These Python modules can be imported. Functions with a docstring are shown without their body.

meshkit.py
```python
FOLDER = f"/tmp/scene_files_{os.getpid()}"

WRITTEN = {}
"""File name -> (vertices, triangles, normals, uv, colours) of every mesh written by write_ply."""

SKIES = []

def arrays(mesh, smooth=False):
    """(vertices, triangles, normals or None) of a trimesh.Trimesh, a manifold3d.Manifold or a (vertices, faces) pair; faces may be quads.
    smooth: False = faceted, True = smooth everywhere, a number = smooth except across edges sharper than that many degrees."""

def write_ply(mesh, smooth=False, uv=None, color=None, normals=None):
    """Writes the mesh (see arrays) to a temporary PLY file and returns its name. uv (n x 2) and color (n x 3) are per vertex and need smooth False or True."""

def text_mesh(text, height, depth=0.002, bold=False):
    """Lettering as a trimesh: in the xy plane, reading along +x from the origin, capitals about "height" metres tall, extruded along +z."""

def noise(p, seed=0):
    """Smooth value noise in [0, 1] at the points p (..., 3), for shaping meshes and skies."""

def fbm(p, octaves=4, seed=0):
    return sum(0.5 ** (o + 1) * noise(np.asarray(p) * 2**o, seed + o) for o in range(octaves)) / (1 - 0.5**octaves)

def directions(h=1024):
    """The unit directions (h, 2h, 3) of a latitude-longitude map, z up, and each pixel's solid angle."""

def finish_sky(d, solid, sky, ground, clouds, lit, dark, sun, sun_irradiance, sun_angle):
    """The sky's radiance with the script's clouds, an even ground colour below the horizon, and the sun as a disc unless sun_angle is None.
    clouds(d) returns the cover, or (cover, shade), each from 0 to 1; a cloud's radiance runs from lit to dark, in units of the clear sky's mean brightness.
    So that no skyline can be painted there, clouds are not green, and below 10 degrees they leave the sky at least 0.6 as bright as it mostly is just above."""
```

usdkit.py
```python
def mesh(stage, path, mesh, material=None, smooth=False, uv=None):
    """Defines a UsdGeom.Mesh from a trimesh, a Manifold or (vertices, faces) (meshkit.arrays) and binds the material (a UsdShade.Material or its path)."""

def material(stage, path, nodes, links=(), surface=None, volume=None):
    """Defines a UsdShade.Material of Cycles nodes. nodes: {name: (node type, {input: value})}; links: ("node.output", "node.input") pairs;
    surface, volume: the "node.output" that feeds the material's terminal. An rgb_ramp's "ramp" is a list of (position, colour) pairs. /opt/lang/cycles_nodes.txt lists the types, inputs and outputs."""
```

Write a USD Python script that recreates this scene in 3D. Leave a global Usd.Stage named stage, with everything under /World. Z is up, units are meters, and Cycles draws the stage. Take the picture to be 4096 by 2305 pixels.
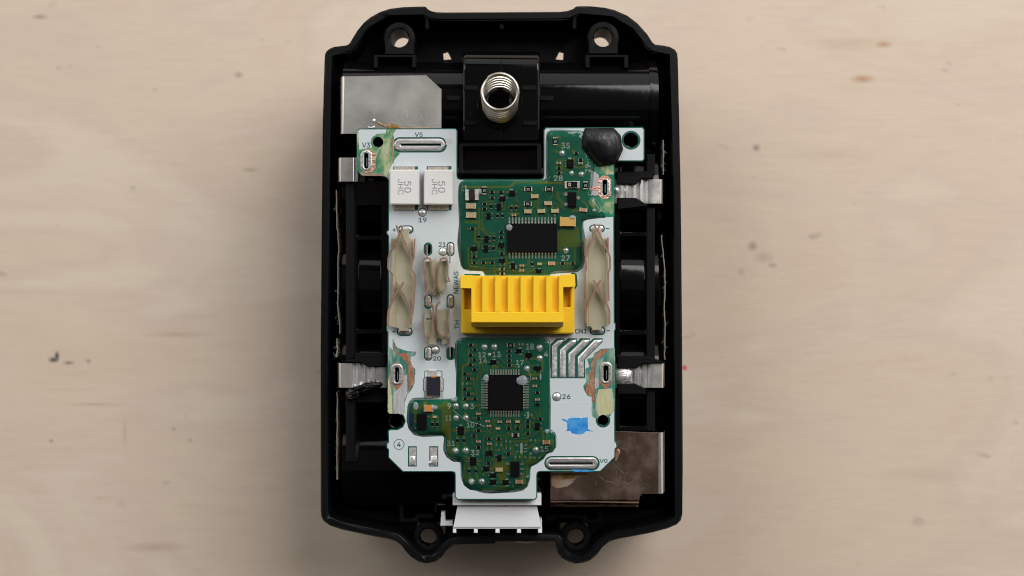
import math, random
import numpy as np, trimesh, usdkit, meshkit
from pxr import Usd, UsdGeom, UsdLux, UsdShade, Gf, Sdf, Vt
from shapely.geometry import Polygon, LineString, Point, box, MultiPolygon
from shapely import affinity
from shapely.ops import unary_union

random.seed(7); RNG = np.random.default_rng(7)
stage = Usd.Stage.CreateInMemory()
UsdGeom.SetStageUpAxis(stage, UsdGeom.Tokens.z); UsdGeom.SetStageMetersPerUnit(stage, 1.0)
UsdGeom.Xform.Define(stage, '/World'); UsdGeom.Scope.Define(stage, '/World/Looks')

# ------------------------------------------------------------------ camera, lamps
S = 0.05            # mm per photo pixel on the plane of the circuit board
D = 300.0           # mm from the lens to the circuit board
ZB = 46.0           # mm, height of the circuit board's top face above the table
cam = UsdGeom.Camera.Define(stage, '/World/camera')
cam.AddTranslateOp().Set(Gf.Vec3d(0, 0, (ZB + D) / 1000))
W_MM = 4096 * S
cam.CreateHorizontalApertureAttr(36.0); cam.CreateVerticalApertureAttr(36.0 * 576 / 1024)
cam.CreateFocalLengthAttr(36.0 * D / W_MM)
cam.CreateClippingRangeAttr(Gf.Vec2f(0.01, 50))
cam.CreateFStopAttr(14.0); cam.CreateFocusDistanceAttr((D - 1.0) / 1000)
cam.CreateExposureAttr(0.0)

def lamp(name, pos, aim, w, h, power, color):
    l = UsdLux.RectLight.Define(stage, '/World/' + name)
    l.CreateWidthAttr(w); l.CreateHeightAttr(h); l.CreateIntensityAttr(power); l.CreateColorAttr(Gf.Vec3f(*color))
    z = np.array(pos, float) - np.array(aim, float); z /= np.linalg.norm(z)
    x = np.cross([0, 1, 0.01], z); x /= np.linalg.norm(x); y = np.cross(z, x)
    m = Gf.Matrix4d(*x, 0, *y, 0, *z, 0, *map(float, pos), 1)
    l.AddTransformOp().Set(m)
    return l
lamp('softbox', (0.42, 0.52, 0.70), (0, 0, 0.03), 0.66, 0.66, 6.4, (1.0, 0.975, 0.945))
lamp('softbox_001', (-0.50, 0.50, 0.76), (0, 0, 0.03), 0.46, 0.60, 3.2, (0.95, 0.98, 1.0))
lamp('ceiling_bounce', (0.0, 0.4, 1.8), (0, 0.3, 0), 2.4, 1.8, 0.09, (1.0, 0.86, 0.76))
lamp('wall_bounce', (0.0, 1.5, 0.6), (0, 0, 0.1), 2.4, 1.0, 1.0, (1.0, 0.98, 0.95))
lamp('wall_bounce_001', (1.6, 0.6, 0.6), (0, 0, 0.1), 1.6, 1.0, 1.0, (1.0, 0.96, 0.92))
lamp('wall_bounce_002', (-1.6, 0.6, 0.6), (0, 0, 0.1), 1.6, 1.0, 1.3, (0.96, 0.98, 1.0))

# ------------------------------------------------------------------ materials
MATS = {}
def M(name, nodes, links, surface):
    MATS[name] = usdkit.material(stage, '/World/Looks/' + name, nodes, links, surface=surface)
    return MATS[name]
def simple(name, col, rough=0.5, metal=0.0, bump=None, spec=0.5, vary=None, coat=0, dust=0, rvary=None, aniso=None):
    """bump (scale, strength, distance); vary (scale, second colour, lo, hi); dust: amount of pale specks"""
    n = {'p': ('principled_bsdf', {'base_color': col, 'roughness': rough, 'metallic': metal, 'specular_ior_level': spec, 'coat_weight': coat, 'coat_roughness': 0.05})}
    l = []; n['g'] = ('geometry', {})
    src = None
    if vary:
        stretch = vary[4] if len(vary) > 4 else (1, 1, 1)
        n['mp'] = ('mapping', {'scale': stretch}); l.append(('g.position', 'mp.vector'))
        n['n1'] = ('noise_texture', {'scale': vary[0], 'detail': 5.0, 'roughness': 0.6}); l.append(('mp.vector', 'n1.vector'))
        n['r1'] = ('rgb_ramp', {'ramp': [(vary[2], col), (vary[3], vary[1])]}); l.append(('n1.fac', 'r1.fac')); src = 'r1.color'
    if dust:
        n['nd'] = ('noise_texture', {'scale': 5200.0, 'detail': 1.0}); l.append(('g.position', 'nd.vector'))
        n['rd'] = ('rgb_ramp', {'ramp': [(0.0, (0, 0, 0)), (.84 - .05 * dust, (0, 0, 0)), (.88 - .05 * dust, (.6, .6, .6)), (1, (.6, .6, .6))]}); l.append(('nd.fac', 'rd.fac'))
        n['mx'] = ('mix', {'mix_type': 'mix', 'color1': col, 'color2': (.42, .4, .37)}); l.append(('rd.color', 'mx.fac'))
        if src: l.append((src, 'mx.color1'))
        src = 'mx.color'
    if src: l.append((src, 'p.base_color'))
    if rvary:
        n['nr'] = ('noise_texture', {'scale': rvary[0], 'detail': 4.0}); l.append(('g.position', 'nr.vector'))
        n['mr'] = ('map_range', {'from_min': .3, 'from_max': .7, 'to_min': rvary[1], 'to_max': rvary[2], 'clamp': True}); l += [('nr.fac', 'mr.value'), ('mr.result', 'p.roughness')]
    if bump:
        bs = bump[3] if len(bump) > 3 else (1, 1, 1)
        n['mb'] = ('mapping', {'scale': bs}); l.append(('g.position', 'mb.vector'))
        n['nb'] = ('noise_texture', {'scale': bump[0], 'detail': 4.0, 'roughness': .6}); l.append(('mb.vector', 'nb.vector'))
        n['b'] = ('bump', {'strength': bump[1], 'distance': bump[2]}); l += [('nb.fac', 'b.height'), ('b.normal', 'p.normal')]
    return M(name, n, l, 'p.BSDF')

simple('black_gloss', (.0022, .0022, .0026), .1, bump=(220, .05, .0004), dust=.7, rvary=(150, .06, .14), spec=.35)
simple('black_satin', (.003, .0031, .0036), .5, bump=(2600, .35, .00006), dust=.6, spec=.13)
simple('black_rim', (.0026, .003, .004), .4, bump=(1500, .3, .00006), dust=.4, spec=.18)
simple('black_ic', (.0032, .0032, .004), .5, bump=(6000, .3, .00003), dust=1.2, spec=.08)
simple('black_part', (.004, .004, .0055), .45, spec=.12)
simple('black_rubber', (.006, .006, .0075), .33, bump=(420, .35, .0004), rvary=(300, .25, .45), spec=.4)
simple('black_goo', (.002, .002, .003), .05, bump=(1400, .35, .0004))
simple('mask_green', (.003, .155, .095), .28, vary=(160, (.007, .20, .12), .35, .65))
simple('trace_olive', (.19, .215, .024), .32, vary=(260, (.09, .22, .05), .35, .65))
simple('board_edge', (.004, .085, .06), .4)
simple('silk_white', (.53, .585, .61), .36, vary=(60, (.565, .61, .625), .3, .7), bump=(500, .05, .0002), rvary=(90, .28, .42))
simple('silk_text', (.62, .62, .56), .5)
simple('dark_text', (.012, .085, .085), .5)
simple('grey_text', (.22, .22, .25), .6)
simple('solder', (.84, .83, .82), .3, .72, bump=(900, .35, .0002), rvary=(1500, .2, .42))
simple('solder_rough', (.52, .51, .51), .4, .85, bump=(1000, .45, .0002, (1, 1.6, 1)), vary=(700, (.46, .44, .42), .5, .8))
simple('tin', (.78, .72, .62), .35, .8, rvary=(3000, .2, .4))
simple('pin_metal', (.82, .79, .72), .3, .85)
simple('clip_metal', (.58, .53, .38), .28, .35, vary=(90, (.52, .50, .37), .4, .7), bump=(1200, .15, .0001))
simple('clip_edge', (.40, .23, .17), .36, .5, vary=(500, (.20, .115, .085), .5, .8))
simple('copper', (.60, .29, .20), .36, .85, bump=(700, .6, .0003, (1, 3, 1)), vary=(500, (.80, .50, .40), .4, .7, (1, 4, 1)))
simple('copper_dull', (.42, .17, .10), .42, .55, bump=(700, .6, .0003, (3, 1, 1)), vary=(400, (.58, .30, .20), .4, .7, (4, 1, 1)))
simple('cap_beige', (.34, .25, .11), .45, vary=(900, (.38, .29, .14), .3, .7))
simple('cap_brown', (.22, .10, .038), .45)
simple('cap_orange', (.55, .20, .035), .4)
simple('cap_gold', (.50, .31, .085), .4)
simple('cap_pink', (.36, .19, .11), .45)
simple('ceramic_white', (.70, .69, .675), .42, bump=(1500, .08, .0001))
simple('ivory_plastic', (.88, .88, .90), .38)
simple('ferrite', (.022, .013, .012), .3)
simple('led_lens', (.011, .010, .018), .35, vary=(4000, (.022, .02, .034), .4, .6))
simple('yellow_plastic', (.90, .565, .015), .42, bump=(1500, .06, .0001), vary=(2200, (.84, .46, .01), .60, .95))
simple('ink_blue', (.015, .20, .58), .45, vary=(500, (.10, .40, .74), .42, .8))
simple('dirt', (.10, .085, .07), .7)
simple('ink_navy', (.004, .04, .13), .4)
simple('ink_faint', (.36, .55, .70), .45, vary=(500, (.6, .66, .69), .35, .7))
simple('flux_amber', (.24, .11, .02), .2, vary=(500, (.42, .32, .18), .45, .75), coat=.5)
simple('flux_tan', (.27, .18, .125), .4, vary=(300, (.36, .32, .27), .4, .75))
simple('flux_faint', (.45, .44, .41), .45, vary=(300, (.55, .57, .58), .35, .65))
simple('scrape_green', (.012, .13, .075), .4, vary=(190, (.30, .34, .15), .46, .72, (1, .5, 1)), bump=(900, .4, .0002, (4, 1, 1)))
simple('scrape_teal', (.03, .17, .13), .42, vary=(260, (.40, .50, .42), .45, .72, (3, .7, 1)), bump=(900, .4, .0002, (4, 1, 1)))
simple('scrape_tan', (.44, .43, .22), .5, vary=(420, (.50, .50, .36), .4, .7, (5, .6, 1)), bump=(900, .5, .0002, (5, 1, 1)))
simple('scrape_grey', (.34, .32, .33), .5, vary=(600, (.46, .46, .47), .35, .7, (5, .8, 1)), bump=(900, .5, .0002, (5, 1, 1)))
simple('plate_grey', (.50, .49, .46), .36, 1.0, vary=(45, (.56, .55, .52), .35, .65), bump=(1500, .12, .0001), rvary=(120, .3, .42))
simple('plate_brown', (.46, .34, .285), .2, 1.0, vary=(70, (.38, .27, .225), .3, .7), bump=(1800, .16, .0001, (1, 5, 1)), rvary=(260, .14, .36))
simple('strap_metal', (.86, .855, .84), .22, .85, rvary=(400, .17, .27))
simple('spring_steel', (.66, .62, .56), .24, 1.0, bump=(3000, .15, .0001))
simple('paper_edge', (.36, .31, .26), .8, vary=(400, (.24, .20, .17), .35, .7, (1, .2, 1)))
M('glue_white', {'t': ('transparent_bsdf', {'color': (.9, .92, .95)}), 'p': ('principled_bsdf', {'base_color': (.46, .49, .55), 'roughness': .22, 'coat_weight': .5}), 'm': ('mix_closure', {'fac': .5})},
  [('t.BSDF', 'm.closure1'), ('p.BSDF', 'm.closure2')], 'm.closure')
simple('dark_hole', (.006, .01, .01), .6)
simple('fibre', (.62, .60, .55), .6)
M('scrape_mix', {'g': ('geometry', {}), 'm': ('mapping', {'scale': (1.5, .8, 1), 'rotation': (0, 0, .5)}), 'n': ('noise_texture', {'scale': 210.0, 'detail': 5.0, 'roughness': .65, 'distortion': .8}),
   'r': ('rgb_ramp', {'ramp': [(.30, (.006, .12, .075)), (.44, (.02, .17, .095)), (.53, (.12, .26, .13)), (.60, (.36, .38, .20)), (.70, (.42, .47, .42))]}),
   'm2': ('mapping', {'scale': (5, 1, 1), 'rotation': (0, 0, .6)}), 'n2': ('noise_texture', {'scale': 900.0, 'detail': 3.0}), 'b': ('bump', {'strength': .35, 'distance': .0002}), 'p': ('principled_bsdf', {'roughness': .4})},
  [('g.position', 'm.vector'), ('m.vector', 'n.vector'), ('n.fac', 'r.fac'), ('r.color', 'p.base_color'), ('g.position', 'm2.vector'), ('m2.vector', 'n2.vector'), ('n2.fac', 'b.height'), ('b.normal', 'p.normal')], 'p.BSDF')
# clear potting resin: transparent, with a glossy skin
def resin(name, tint, gloss_add, bumpn):
    M(name, {'g': ('geometry', {}), 'n': ('noise_texture', {'scale': bumpn[0], 'detail': 3.0}), 'b': ('bump', {'strength': bumpn[1], 'distance': bumpn[2]}),
             'f': ('fresnel', {'IOR': 1.5}), 't': ('transparent_bsdf', {'color': tint}), 'gl': ('glossy_bsdf', {'roughness': .07, 'color': (1, 1, 1)}), 'm': ('mix_closure', {})},
      [('g.position', 'n.vector'), ('n.fac', 'b.height'), ('b.normal', 'gl.normal'), ('b.normal', 'f.normal'), ('f.fac', 'm.fac'), ('t.BSDF', 'm.closure1'), ('gl.BSDF', 'm.closure2')], 'm.closure')
resin('resin_clear', (.93, .98, .95), 0, (110, .6, .0008))
resin('resin_rim', (.80, .825, .82), 0, (120, .3, .0003))

# plywood table: pale, streaked along x, with a few knots and marks
def wood():
    n = {'g': ('geometry', {}), 'm1': ('mapping', {'scale': (5, 13, 1)}), 'n1': ('noise_texture', {'scale': 2.6, 'detail': 5.0, 'roughness': .55, 'distortion': 1.1}),
         'r1': ('rgb_ramp', {'ramp': [(.26, (.595, .47, .365)), (.42, (.64, .52, .41)), (.5, (.615, .495, .40)), (.60, (.655, .545, .44)), (.76, (.67, .56, .455))]}),
         'm2': ('mapping', {'scale': (14, 90, 1)}), 'n2': ('noise_texture', {'scale': 6.0, 'detail': 6.0, 'roughness': .75}),
         'r2': ('rgb_ramp', {'ramp': [(.32, (.95, .945, .935)), (.55, (1, 1, 1))]}),
         'mu': ('mix', {'mix_type': 'multiply', 'fac': .8}),
         'm3': ('mapping', {'scale': (60, 95, 1), 'location': (3.3, 1.7, 0)}), 'n3': ('noise_texture', {'scale': 2.2, 'detail': 2.0, 'roughness': .5}),
         'r3': ('rgb_ramp', {'ramp': [(.70, (0, 0, 0)), (.80, (.5, .5, .5))]}),
         'mk': ('mix', {'mix_type': 'mix', 'color2': (.27, .235, .20)}),
         'p': ('principled_bsdf', {'roughness': .55, 'specular_ior_level': .3}), 'b': ('bump', {'strength': .15, 'distance': .0005})}
    l = [('g.position', 'm1.vector'), ('m1.vector', 'n1.vector'), ('n1.fac', 'r1.fac'), ('g.position', 'm2.vector'), ('m2.vector', 'n2.vector'), ('n2.fac', 'r2.fac'),
         ('r1.color', 'mu.color1'), ('r2.color', 'mu.color2'), ('g.position', 'm3.vector'), ('m3.vector', 'n3.vector'), ('n3.fac', 'r3.fac'), ('r3.color', 'mk.fac'), ('mu.color', 'mk.color1'),
         ('n2.fac', 'b.height'), ('b.normal', 'p.normal')]
    last = 'mk.color'
    spots = [(3533, 178, 42, 17, (.40, .22, .11), .62), (3450, 316, 62, 22, (.42, .24, .13), .62), (3025, 592, 20, 20, (.20, .18, .15), .6), (3400, 175, 200, 34, (.52, .38, .27), .35),
             (3010, 985, 26, 26, (.16, .13, .12), .42), (3055, 1030, 50, 30, (.30, .25, .21), .3), (3090, 1062, 24, 14, (.16, .14, .12), .35), (214, 1440, 26, 15, (.07, .07, .06), .8), (228, 1424, 13, 24, (.06, .06, .06), .8), (275, 1452, 28, 10, (.17, .15, .12), .65), (354, 1445, 14, 12, (.2, .18, .15), .5),
             (160, 68, 40, 14, (.28, .2, .15), .5), (955, 300, 24, 18, (.32, .24, .19), .5), (1000, 680, 44, 12, (.34, .26, .2), .45), (2738, 1472, 14, 14, (.62, .07, .07), .9), (500, 1730, 14, 70, (.50, .37, .22), .45), (380, 1618, 130, 9, (.46, .36, .26), .5), (700, 1340, 160, 14, (.50, .36, .27), .5),
             (3320, 620, 200, 40, (.50, .39, .30), .3), (620, 2190, 160, 24, (.40, .30, .22), .4), (205, 1765, 14, 12, (.25, .23, .21), .5), (695, 1717, 12, 12, (.25, .23, .21), .45), (760, 1762, 14, 12, (.25, .23, .21), .4), (3700, 1900, 220, 40, (.48, .38, .30), .3)]
    kt = (D + ZB) / D * S / 1000
    for i, (px, py, rx, ry, c, a) in enumerate(spots):
        X, Y = (px - 2048) * kt, (1152.5 - py) * kt
        sx, sy = 1 / (rx * kt), 1 / (ry * kt)
        n[f'sm{i}'] = ('mapping', {'scale': (sx, sy, 0.0), 'location': (-X * sx, -Y * sy, 0.0)})
        n[f'sn{i}'] = ('noise_texture', {'scale': 1.6, 'detail': 3.0}); n[f'sv{i}'] = ('mix', {'mix_type': 'add', 'fac': 1.0})
        n[f'sg{i}'] = ('gradient_texture', {'gradient_type': 'spherical'})
        n[f'sr{i}'] = ('math', {'math_type': 'multiply', 'value2': 1.5 * a, 'use_clamp': True})
        n[f'sx{i}'] = ('mix', {'mix_type': 'mix', 'color2': c})
        l += [('g.position', f'sm{i}.vector'), (f'sm{i}.vector', f'sg{i}.vector'), (f'sg{i}.fac', f'sr{i}.value1'), (f'sr{i}.value', f'sx{i}.fac'), (last, f'sx{i}.color1')]
        del n[f'sn{i}'], n[f'sv{i}']
        last = f'sx{i}.color'
    l.append((last, 'p.base_color'))
    M('plywood', n, l, 'p.BSDF')
wood()

# ------------------------------------------------------------------ scene helpers
USED = {}
def free(path):
    if path not in USED: USED[path] = 0; return path
    USED[path] += 1; return f'{path}_{USED[path]:03d}'
def put(mesh, name, mat, parent='/World', smooth=False):
    """one Mesh prim; mesh in mm with z measured from the circuit board's top face"""
    path = free(f'{parent}/{name}')
    v = np.array(mesh.vertices, float); v = (v + [0, 0, ZB]) / 1000
    usdkit.mesh(stage, path, trimesh.Trimesh(v, mesh.faces, process=False), MATS[mat], smooth=smooth)
    return path
def data(path, **kw):
    p = stage.GetPrimAtPath(path)
    for k, v in kw.items(): p.SetCustomDataByKey(k, v)
    return path
def group(name, parent='/World', **kw):
    path = free(f'{parent}/{name}'); UsdGeom.Xform.Define(stage, path); return data(path, **kw)
def XY(px, py, z=0.0):
    k = S * (D - z) / D
    return ((px - 2048) * k, (1152.5 - py) * k)
def P(pts, z=0.0): return Polygon([XY(x, y, z) for x, y in pts]).buffer(0)
def B(x0, y0, x1, y1, z=0.0): return P([(x0, y0), (x1, y0), (x1, y1), (x0, y1)], z)
def C(x, y, r, z=0.0, n=12): return Point(*XY(x, y, z)).buffer(r * S * (D - z) / D, n)
def L(pts, w, z=0.0, cap='round', join='round'): return LineString([XY(x, y, z) for x, y in pts]).buffer(w * S * (D - z) / D / 2, 6, cap_style=cap, join_style=join)
def Z(o, k=3.22): return lambda *pts: [(o[0] + x / k, o[1] + y / k) for x, y in pts]
def rnd(p, r): return p.buffer(-r, 6).buffer(2 * r, 6).buffer(-r, 6)
def polys(g):
    if g.is_empty: return []
    return [x for x in (g.geoms if hasattr(g, 'geoms') else [g]) if x.geom_type == 'Polygon' and x.area > 1e-7]
def tri(p): return trimesh.creation.triangulate_polygon(p, engine='earcut')
def cat(ms):
    ms = [m for m in ms if m is not None and len(m.faces)]
    m = trimesh.util.concatenate(ms); m.merge_vertices(digits_vertex=7); return m
def flat(p, z):
    out = []
    for g in polys(p):
        v, f = tri(g); out.append(trimesh.Trimesh(np.column_stack([v, np.full(len(v), z)]), f, process=False))
    return out
def walls(p, z0, z1):
    out = []
    for g in polys(p):
        for ring in [g.exterior, *g.interiors]:
            c = np.array(ring.coords)[:-1]; n = len(c)
            v = np.vstack([np.column_stack([c, np.full(n, z0)]), np.column_stack([c, np.full(n, z1)])]); i = np.arange(n); j = (i + 1) % n
            area = 0.5 * np.sum(c[i, 0] * c[j, 1] - c[j, 0] * c[i, 1]); ext = ring is g.exterior
            f = np.vstack([np.column_stack([i, j, j + n]), np.column_stack([i, j + n, i + n])])
            if (area > 0) != ext: f = f[:, ::-1]
            out.append(trimesh.Trimesh(v, f, process=False))
    return out
def band(p, o1, z1, o2, z2, join):
    A = p.buffer(o1, 4, join_style=join) if o1 else p; Bq = p.buffer(o2, 4, join_style=join) if o2 else p
    out = []; Ab = A.boundary
    for g in polys(A.difference(Bq)):
        v, f = tri(g)
        z = np.array([z1 if Ab.distance(Point(q)) < 1e-6 else z2 for q in v])
        out.append(trimesh.Trimesh(np.column_stack([v, z]), f, process=False))
    return out, Bq
def slab(p, z0, z1, bev=0.0, bottom=False, join='mitre'):
    out = walls(p, z0, z1 - bev); top = p
    if bev:
        b, top = band(p, 0, z1 - bev, -bev, z1, join); out += b
    out += flat(top, z1)
    if bottom:
        for m in flat(p, z0): m.invert(); out.append(m)
    return cat(out)
def dome(p, steps, z0=None):
    """steps [(offset, z)...] from the outside in"""
    out = walls(p.buffer(steps[0][0], 4) if steps[0][0] else p, z0, steps[0][1]) if z0 is not None else []
    q = p
    for (o1, a), (o2, b) in zip(steps, steps[1:]):
        bb, q = band(p, o1, a, o2, b, 'round'); out += bb
        if q.is_empty: break
    if not q.is_empty: out += flat(q, steps[-1][1])
    return cat(out)
def pillow(p, h, z0=0.0, n=6, width=None):
    """rounded bead of height h over the polygon"""
    if width is None:
        width = 0.0
        lo, hi = 0, 20.0
        for _ in range(24):
            mid = (lo + hi) / 2
            if p.buffer(-mid).is_empty: hi = mid
            else: lo = mid
        width = lo
    st = []
    for i in range(n + 1):
        t = i / n * 0.97; st.append((-width * (1 - math.cos(t * math.pi / 2)), z0 + h * math.sin(t * math.pi / 2)))
    return dome(p, st)
def ball(x, y, r, h, z0=0.0):
    m = trimesh.creation.icosphere(subdivisions=3, radius=1.0)
    m = trimesh.intersections.slice_mesh_plane(m, [0, 0, 1], [0, 0, -0.02])
    a, b = XY(x, y, z0); m.vertices = np.array(m.vertices) * [r * S, r * S, h] + [a, b, z0]; return m
def bx(x0, y0, z0, x1, y1, z1, c=0.03):
    """mm box with a chamfered top"""
    c = min(c, (x1 - x0) * .3, (y1 - y0) * .3, (z1 - z0) * .5)
    v = []
    for (i, z) in ((0, z0), (0, z1 - c), (c, z1)):
        v += [(x0 + i, y0 + i, z), (x1 - i, y0 + i, z), (x1 - i, y1 - i, z), (x0 + i, y1 - i, z)]
    f = []
    for k in (0, 4):
        for a in range(4):
            b = (a + 1) % 4; f += [(k + a, k + b, k + 4 + b), (k + a, k + 4 + b, k + 4 + a)]
    f += [(8, 9, 10), (8, 10, 11)]
    return trimesh.Trimesh(v, f, process=False)
def pbx(x0, y0, x1, y1, z0, z1, c=.03, zr=None):
    a = XY(x0, y1, z1 if zr is None else zr); b = XY(x1, y0, z1 if zr is None else zr); return bx(a[0], a[1], z0, b[0], b[1], z1, c)
def tube(pts, r, n=8, closed_ends=True):
    p = np.asarray(pts, float); t = np.gradient(p, axis=0); t /= np.linalg.norm(t, axis=1, keepdims=True) + 1e-12
    u = np.cross(t, [0.13, 0.21, 0.97]); u /= np.linalg.norm(u, axis=1, keepdims=True) + 1e-12; w = np.cross(t, u)
    a = np.arange(n) * 2 * np.pi / n
    v = (p[:, None] + r * (np.cos(a)[None, :, None] * u[:, None] + np.sin(a)[None, :, None] * w[:, None])).reshape(-1, 3)
    f = []
    for i in range(len(p) - 1):
        for j in range(n):
            k = (j + 1) % n; f += [(i * n + j, i * n + k, (i + 1) * n + k), (i * n + j, (i + 1) * n + k, (i + 1) * n + j)]
    for j in range(1, n - 1):
        f += [(0, j + 1, j), ((len(p) - 1) * n, (len(p) - 1) * n + j, (len(p) - 1) * n + j + 1)]
    return trimesh.Trimesh(v, f, process=False)
def smoothline(pts, n=40):
    from scipy.interpolate import splprep, splev
    p = np.array(pts, float); tck, _ = splprep(p.T, s=0, k=min(3, len(p) - 1)); return np.array(splev(np.linspace(0, 1, n), tck)).T
def ztext(s, x0, y0, x1, y1, rot, z, t=.012, bold=False):
    """lettering fitted to a pixel box; rot in degrees counter-clockwise"""
    m = meshkit.text_mesh(s, 1.0, .1, bold=bold)
    m.apply_transform(trimesh.transformations.rotation_matrix(math.radians(rot), [0, 0, 1]))
    a, b = m.bounds; v = np.array(m.vertices)
    p0, p1 = XY(x0, y1, z), XY(x1, y0, z)
    v[:, 0] = p0[0] + (v[:, 0] - a[0]) / (b[0] - a[0]) * (p1[0] - p0[0]); v[:, 1] = p0[1] + (v[:, 1] - a[1]) / (b[1] - a[1]) * (p1[1] - p0[1])
    v[:, 2] = z + (v[:, 2] - a[2]) / (b[2] - a[2]) * t
    return trimesh.Trimesh(v, m.faces, process=False)
def ragged(p, amp=.12, step=.12, seed=0):
    out = []
    for g in polys(p):
        r = g.exterior; n = max(12, int(r.length / step)); q = np.array([r.interpolate(i / n, normalized=True).coords[0] for i in range(n)])
        d = meshkit.fbm(np.column_stack([q * 3.4, np.zeros(n)]), 4, seed) - .5; e = meshkit.fbm(np.column_stack([q * 2.6 + 31, np.zeros(n)]), 4, seed + 9) - .5
        out.append(Polygon(q + np.column_stack([d, e]) * amp * 2).buffer(0))
    return unary_union(out)

# ------------------------------------------------------------------ table
tp = bx(-420, -340, -ZB - 18, 420, 340, -ZB, .5)
data(put(tp, 'tabletop', 'plywood'), label='pale plywood tabletop with streaked grain and small dark knots', category='tabletop', kind='structure')

# ------------------------------------------------------------------ black case
RIM = -8.0
case = group('battery_case', label='black plastic open battery case shell with four screw lugs lying on plywood', category='battery case')
OUT = [(1297, 250), (1299, 217), (1305, 205), (1318, 194), (1335, 187), (1360, 184), (1388, 181), (1398, 172), (1410, 152), (1430, 120), (1455, 90), (1480, 69), (1520, 47), (1560, 34), (1610, 28), (1690, 25), (1703, 27), (1712, 37), (1725, 44), (1745, 48), (1780, 49),
       (2240, 47), (2270, 43), (2293, 35), (2302, 27), (2314, 24), (2360, 24), (2420, 30), (2460, 40), (2510, 62), (2550, 92), (2590, 137), (2610, 169), (2622, 178), (2650, 181), (2680, 187), (2700, 198), (2709, 212), (2712, 235),
       (2717, 450), (2724, 800), (2728, 1200), (2731, 1600), (2732, 1855), (2730, 2057), (2724, 2083), (2708, 2099), (2674, 2114), (2612, 2131), (2519, 2149), (2469, 2157), (2438, 2169), (2410, 2190), (2388, 2221), (2360, 2243), (2333, 2253), (2305, 2256), (2274, 2249), (2249, 2234), (2230, 2212), (2224, 2190), (2222, 2168),
       (1984, 2166), (1979, 2176), (1845, 2178), (1814, 2184), (1795, 2197), (1783, 2206), (1768, 2228), (1743, 2248), (1706, 2256), (1675, 2249), (1644, 2229), (1625, 2209), (1606, 2184), (1582, 2166), (1550, 2157), (1457, 2139), (1364, 2119), (1318, 2103), (1293, 2085), (1285, 2069), (1282, 2041), (1282, 1855), (1282, 1400), (1286, 900), (1290, 500)]
O = P(OUT, RIM).buffer(.25, 6).buffer(-.25, 6)
TH = 1.72
Oin = O.buffer(-TH, 6)
holes_px = [(1597, 152, 37, 63), (2413, 150, 37, 63), (1713, 2150, 33, 60), (2303, 2150, 33, 60)]
lugs = unary_union([C(x, y, R, RIM - 1, 20) for x, y, r, R in holes_px])
holes = unary_union([C(x, y, r, RIM - 1, 20) for x, y, r, R in holes_px])
put(slab(O.difference(Oin), RIM - 12.5, RIM, .35, bottom=True, join='round'), 'rim_wall', 'black_rim', case, 40)
body = O.intersection(B(1200, 262, 2800, 2128, RIM)); bodyin = body.buffer(-1.8)
put(slab(body.difference(bodyin), -ZB + .02, RIM - 12.3), 'lower_wall', 'black_rim', case)
put(slab(body.buffer(-.5), -ZB + .05, -ZB + 2), 'floor', 'black_satin', case)
gaps = unary_union([P([(1772, 212), (1790, 206), (1806, 238), (1775, 240)], -19), P([(2238, 206), (2254, 210), (2252, 240), (2222, 238)], -19)])
put(slab(Oin.buffer(.2).difference(bodyin.buffer(-1)).difference(gaps).difference(lugs), RIM - 12.4, RIM - 11.0), 'flange', 'black_satin', case)
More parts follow.
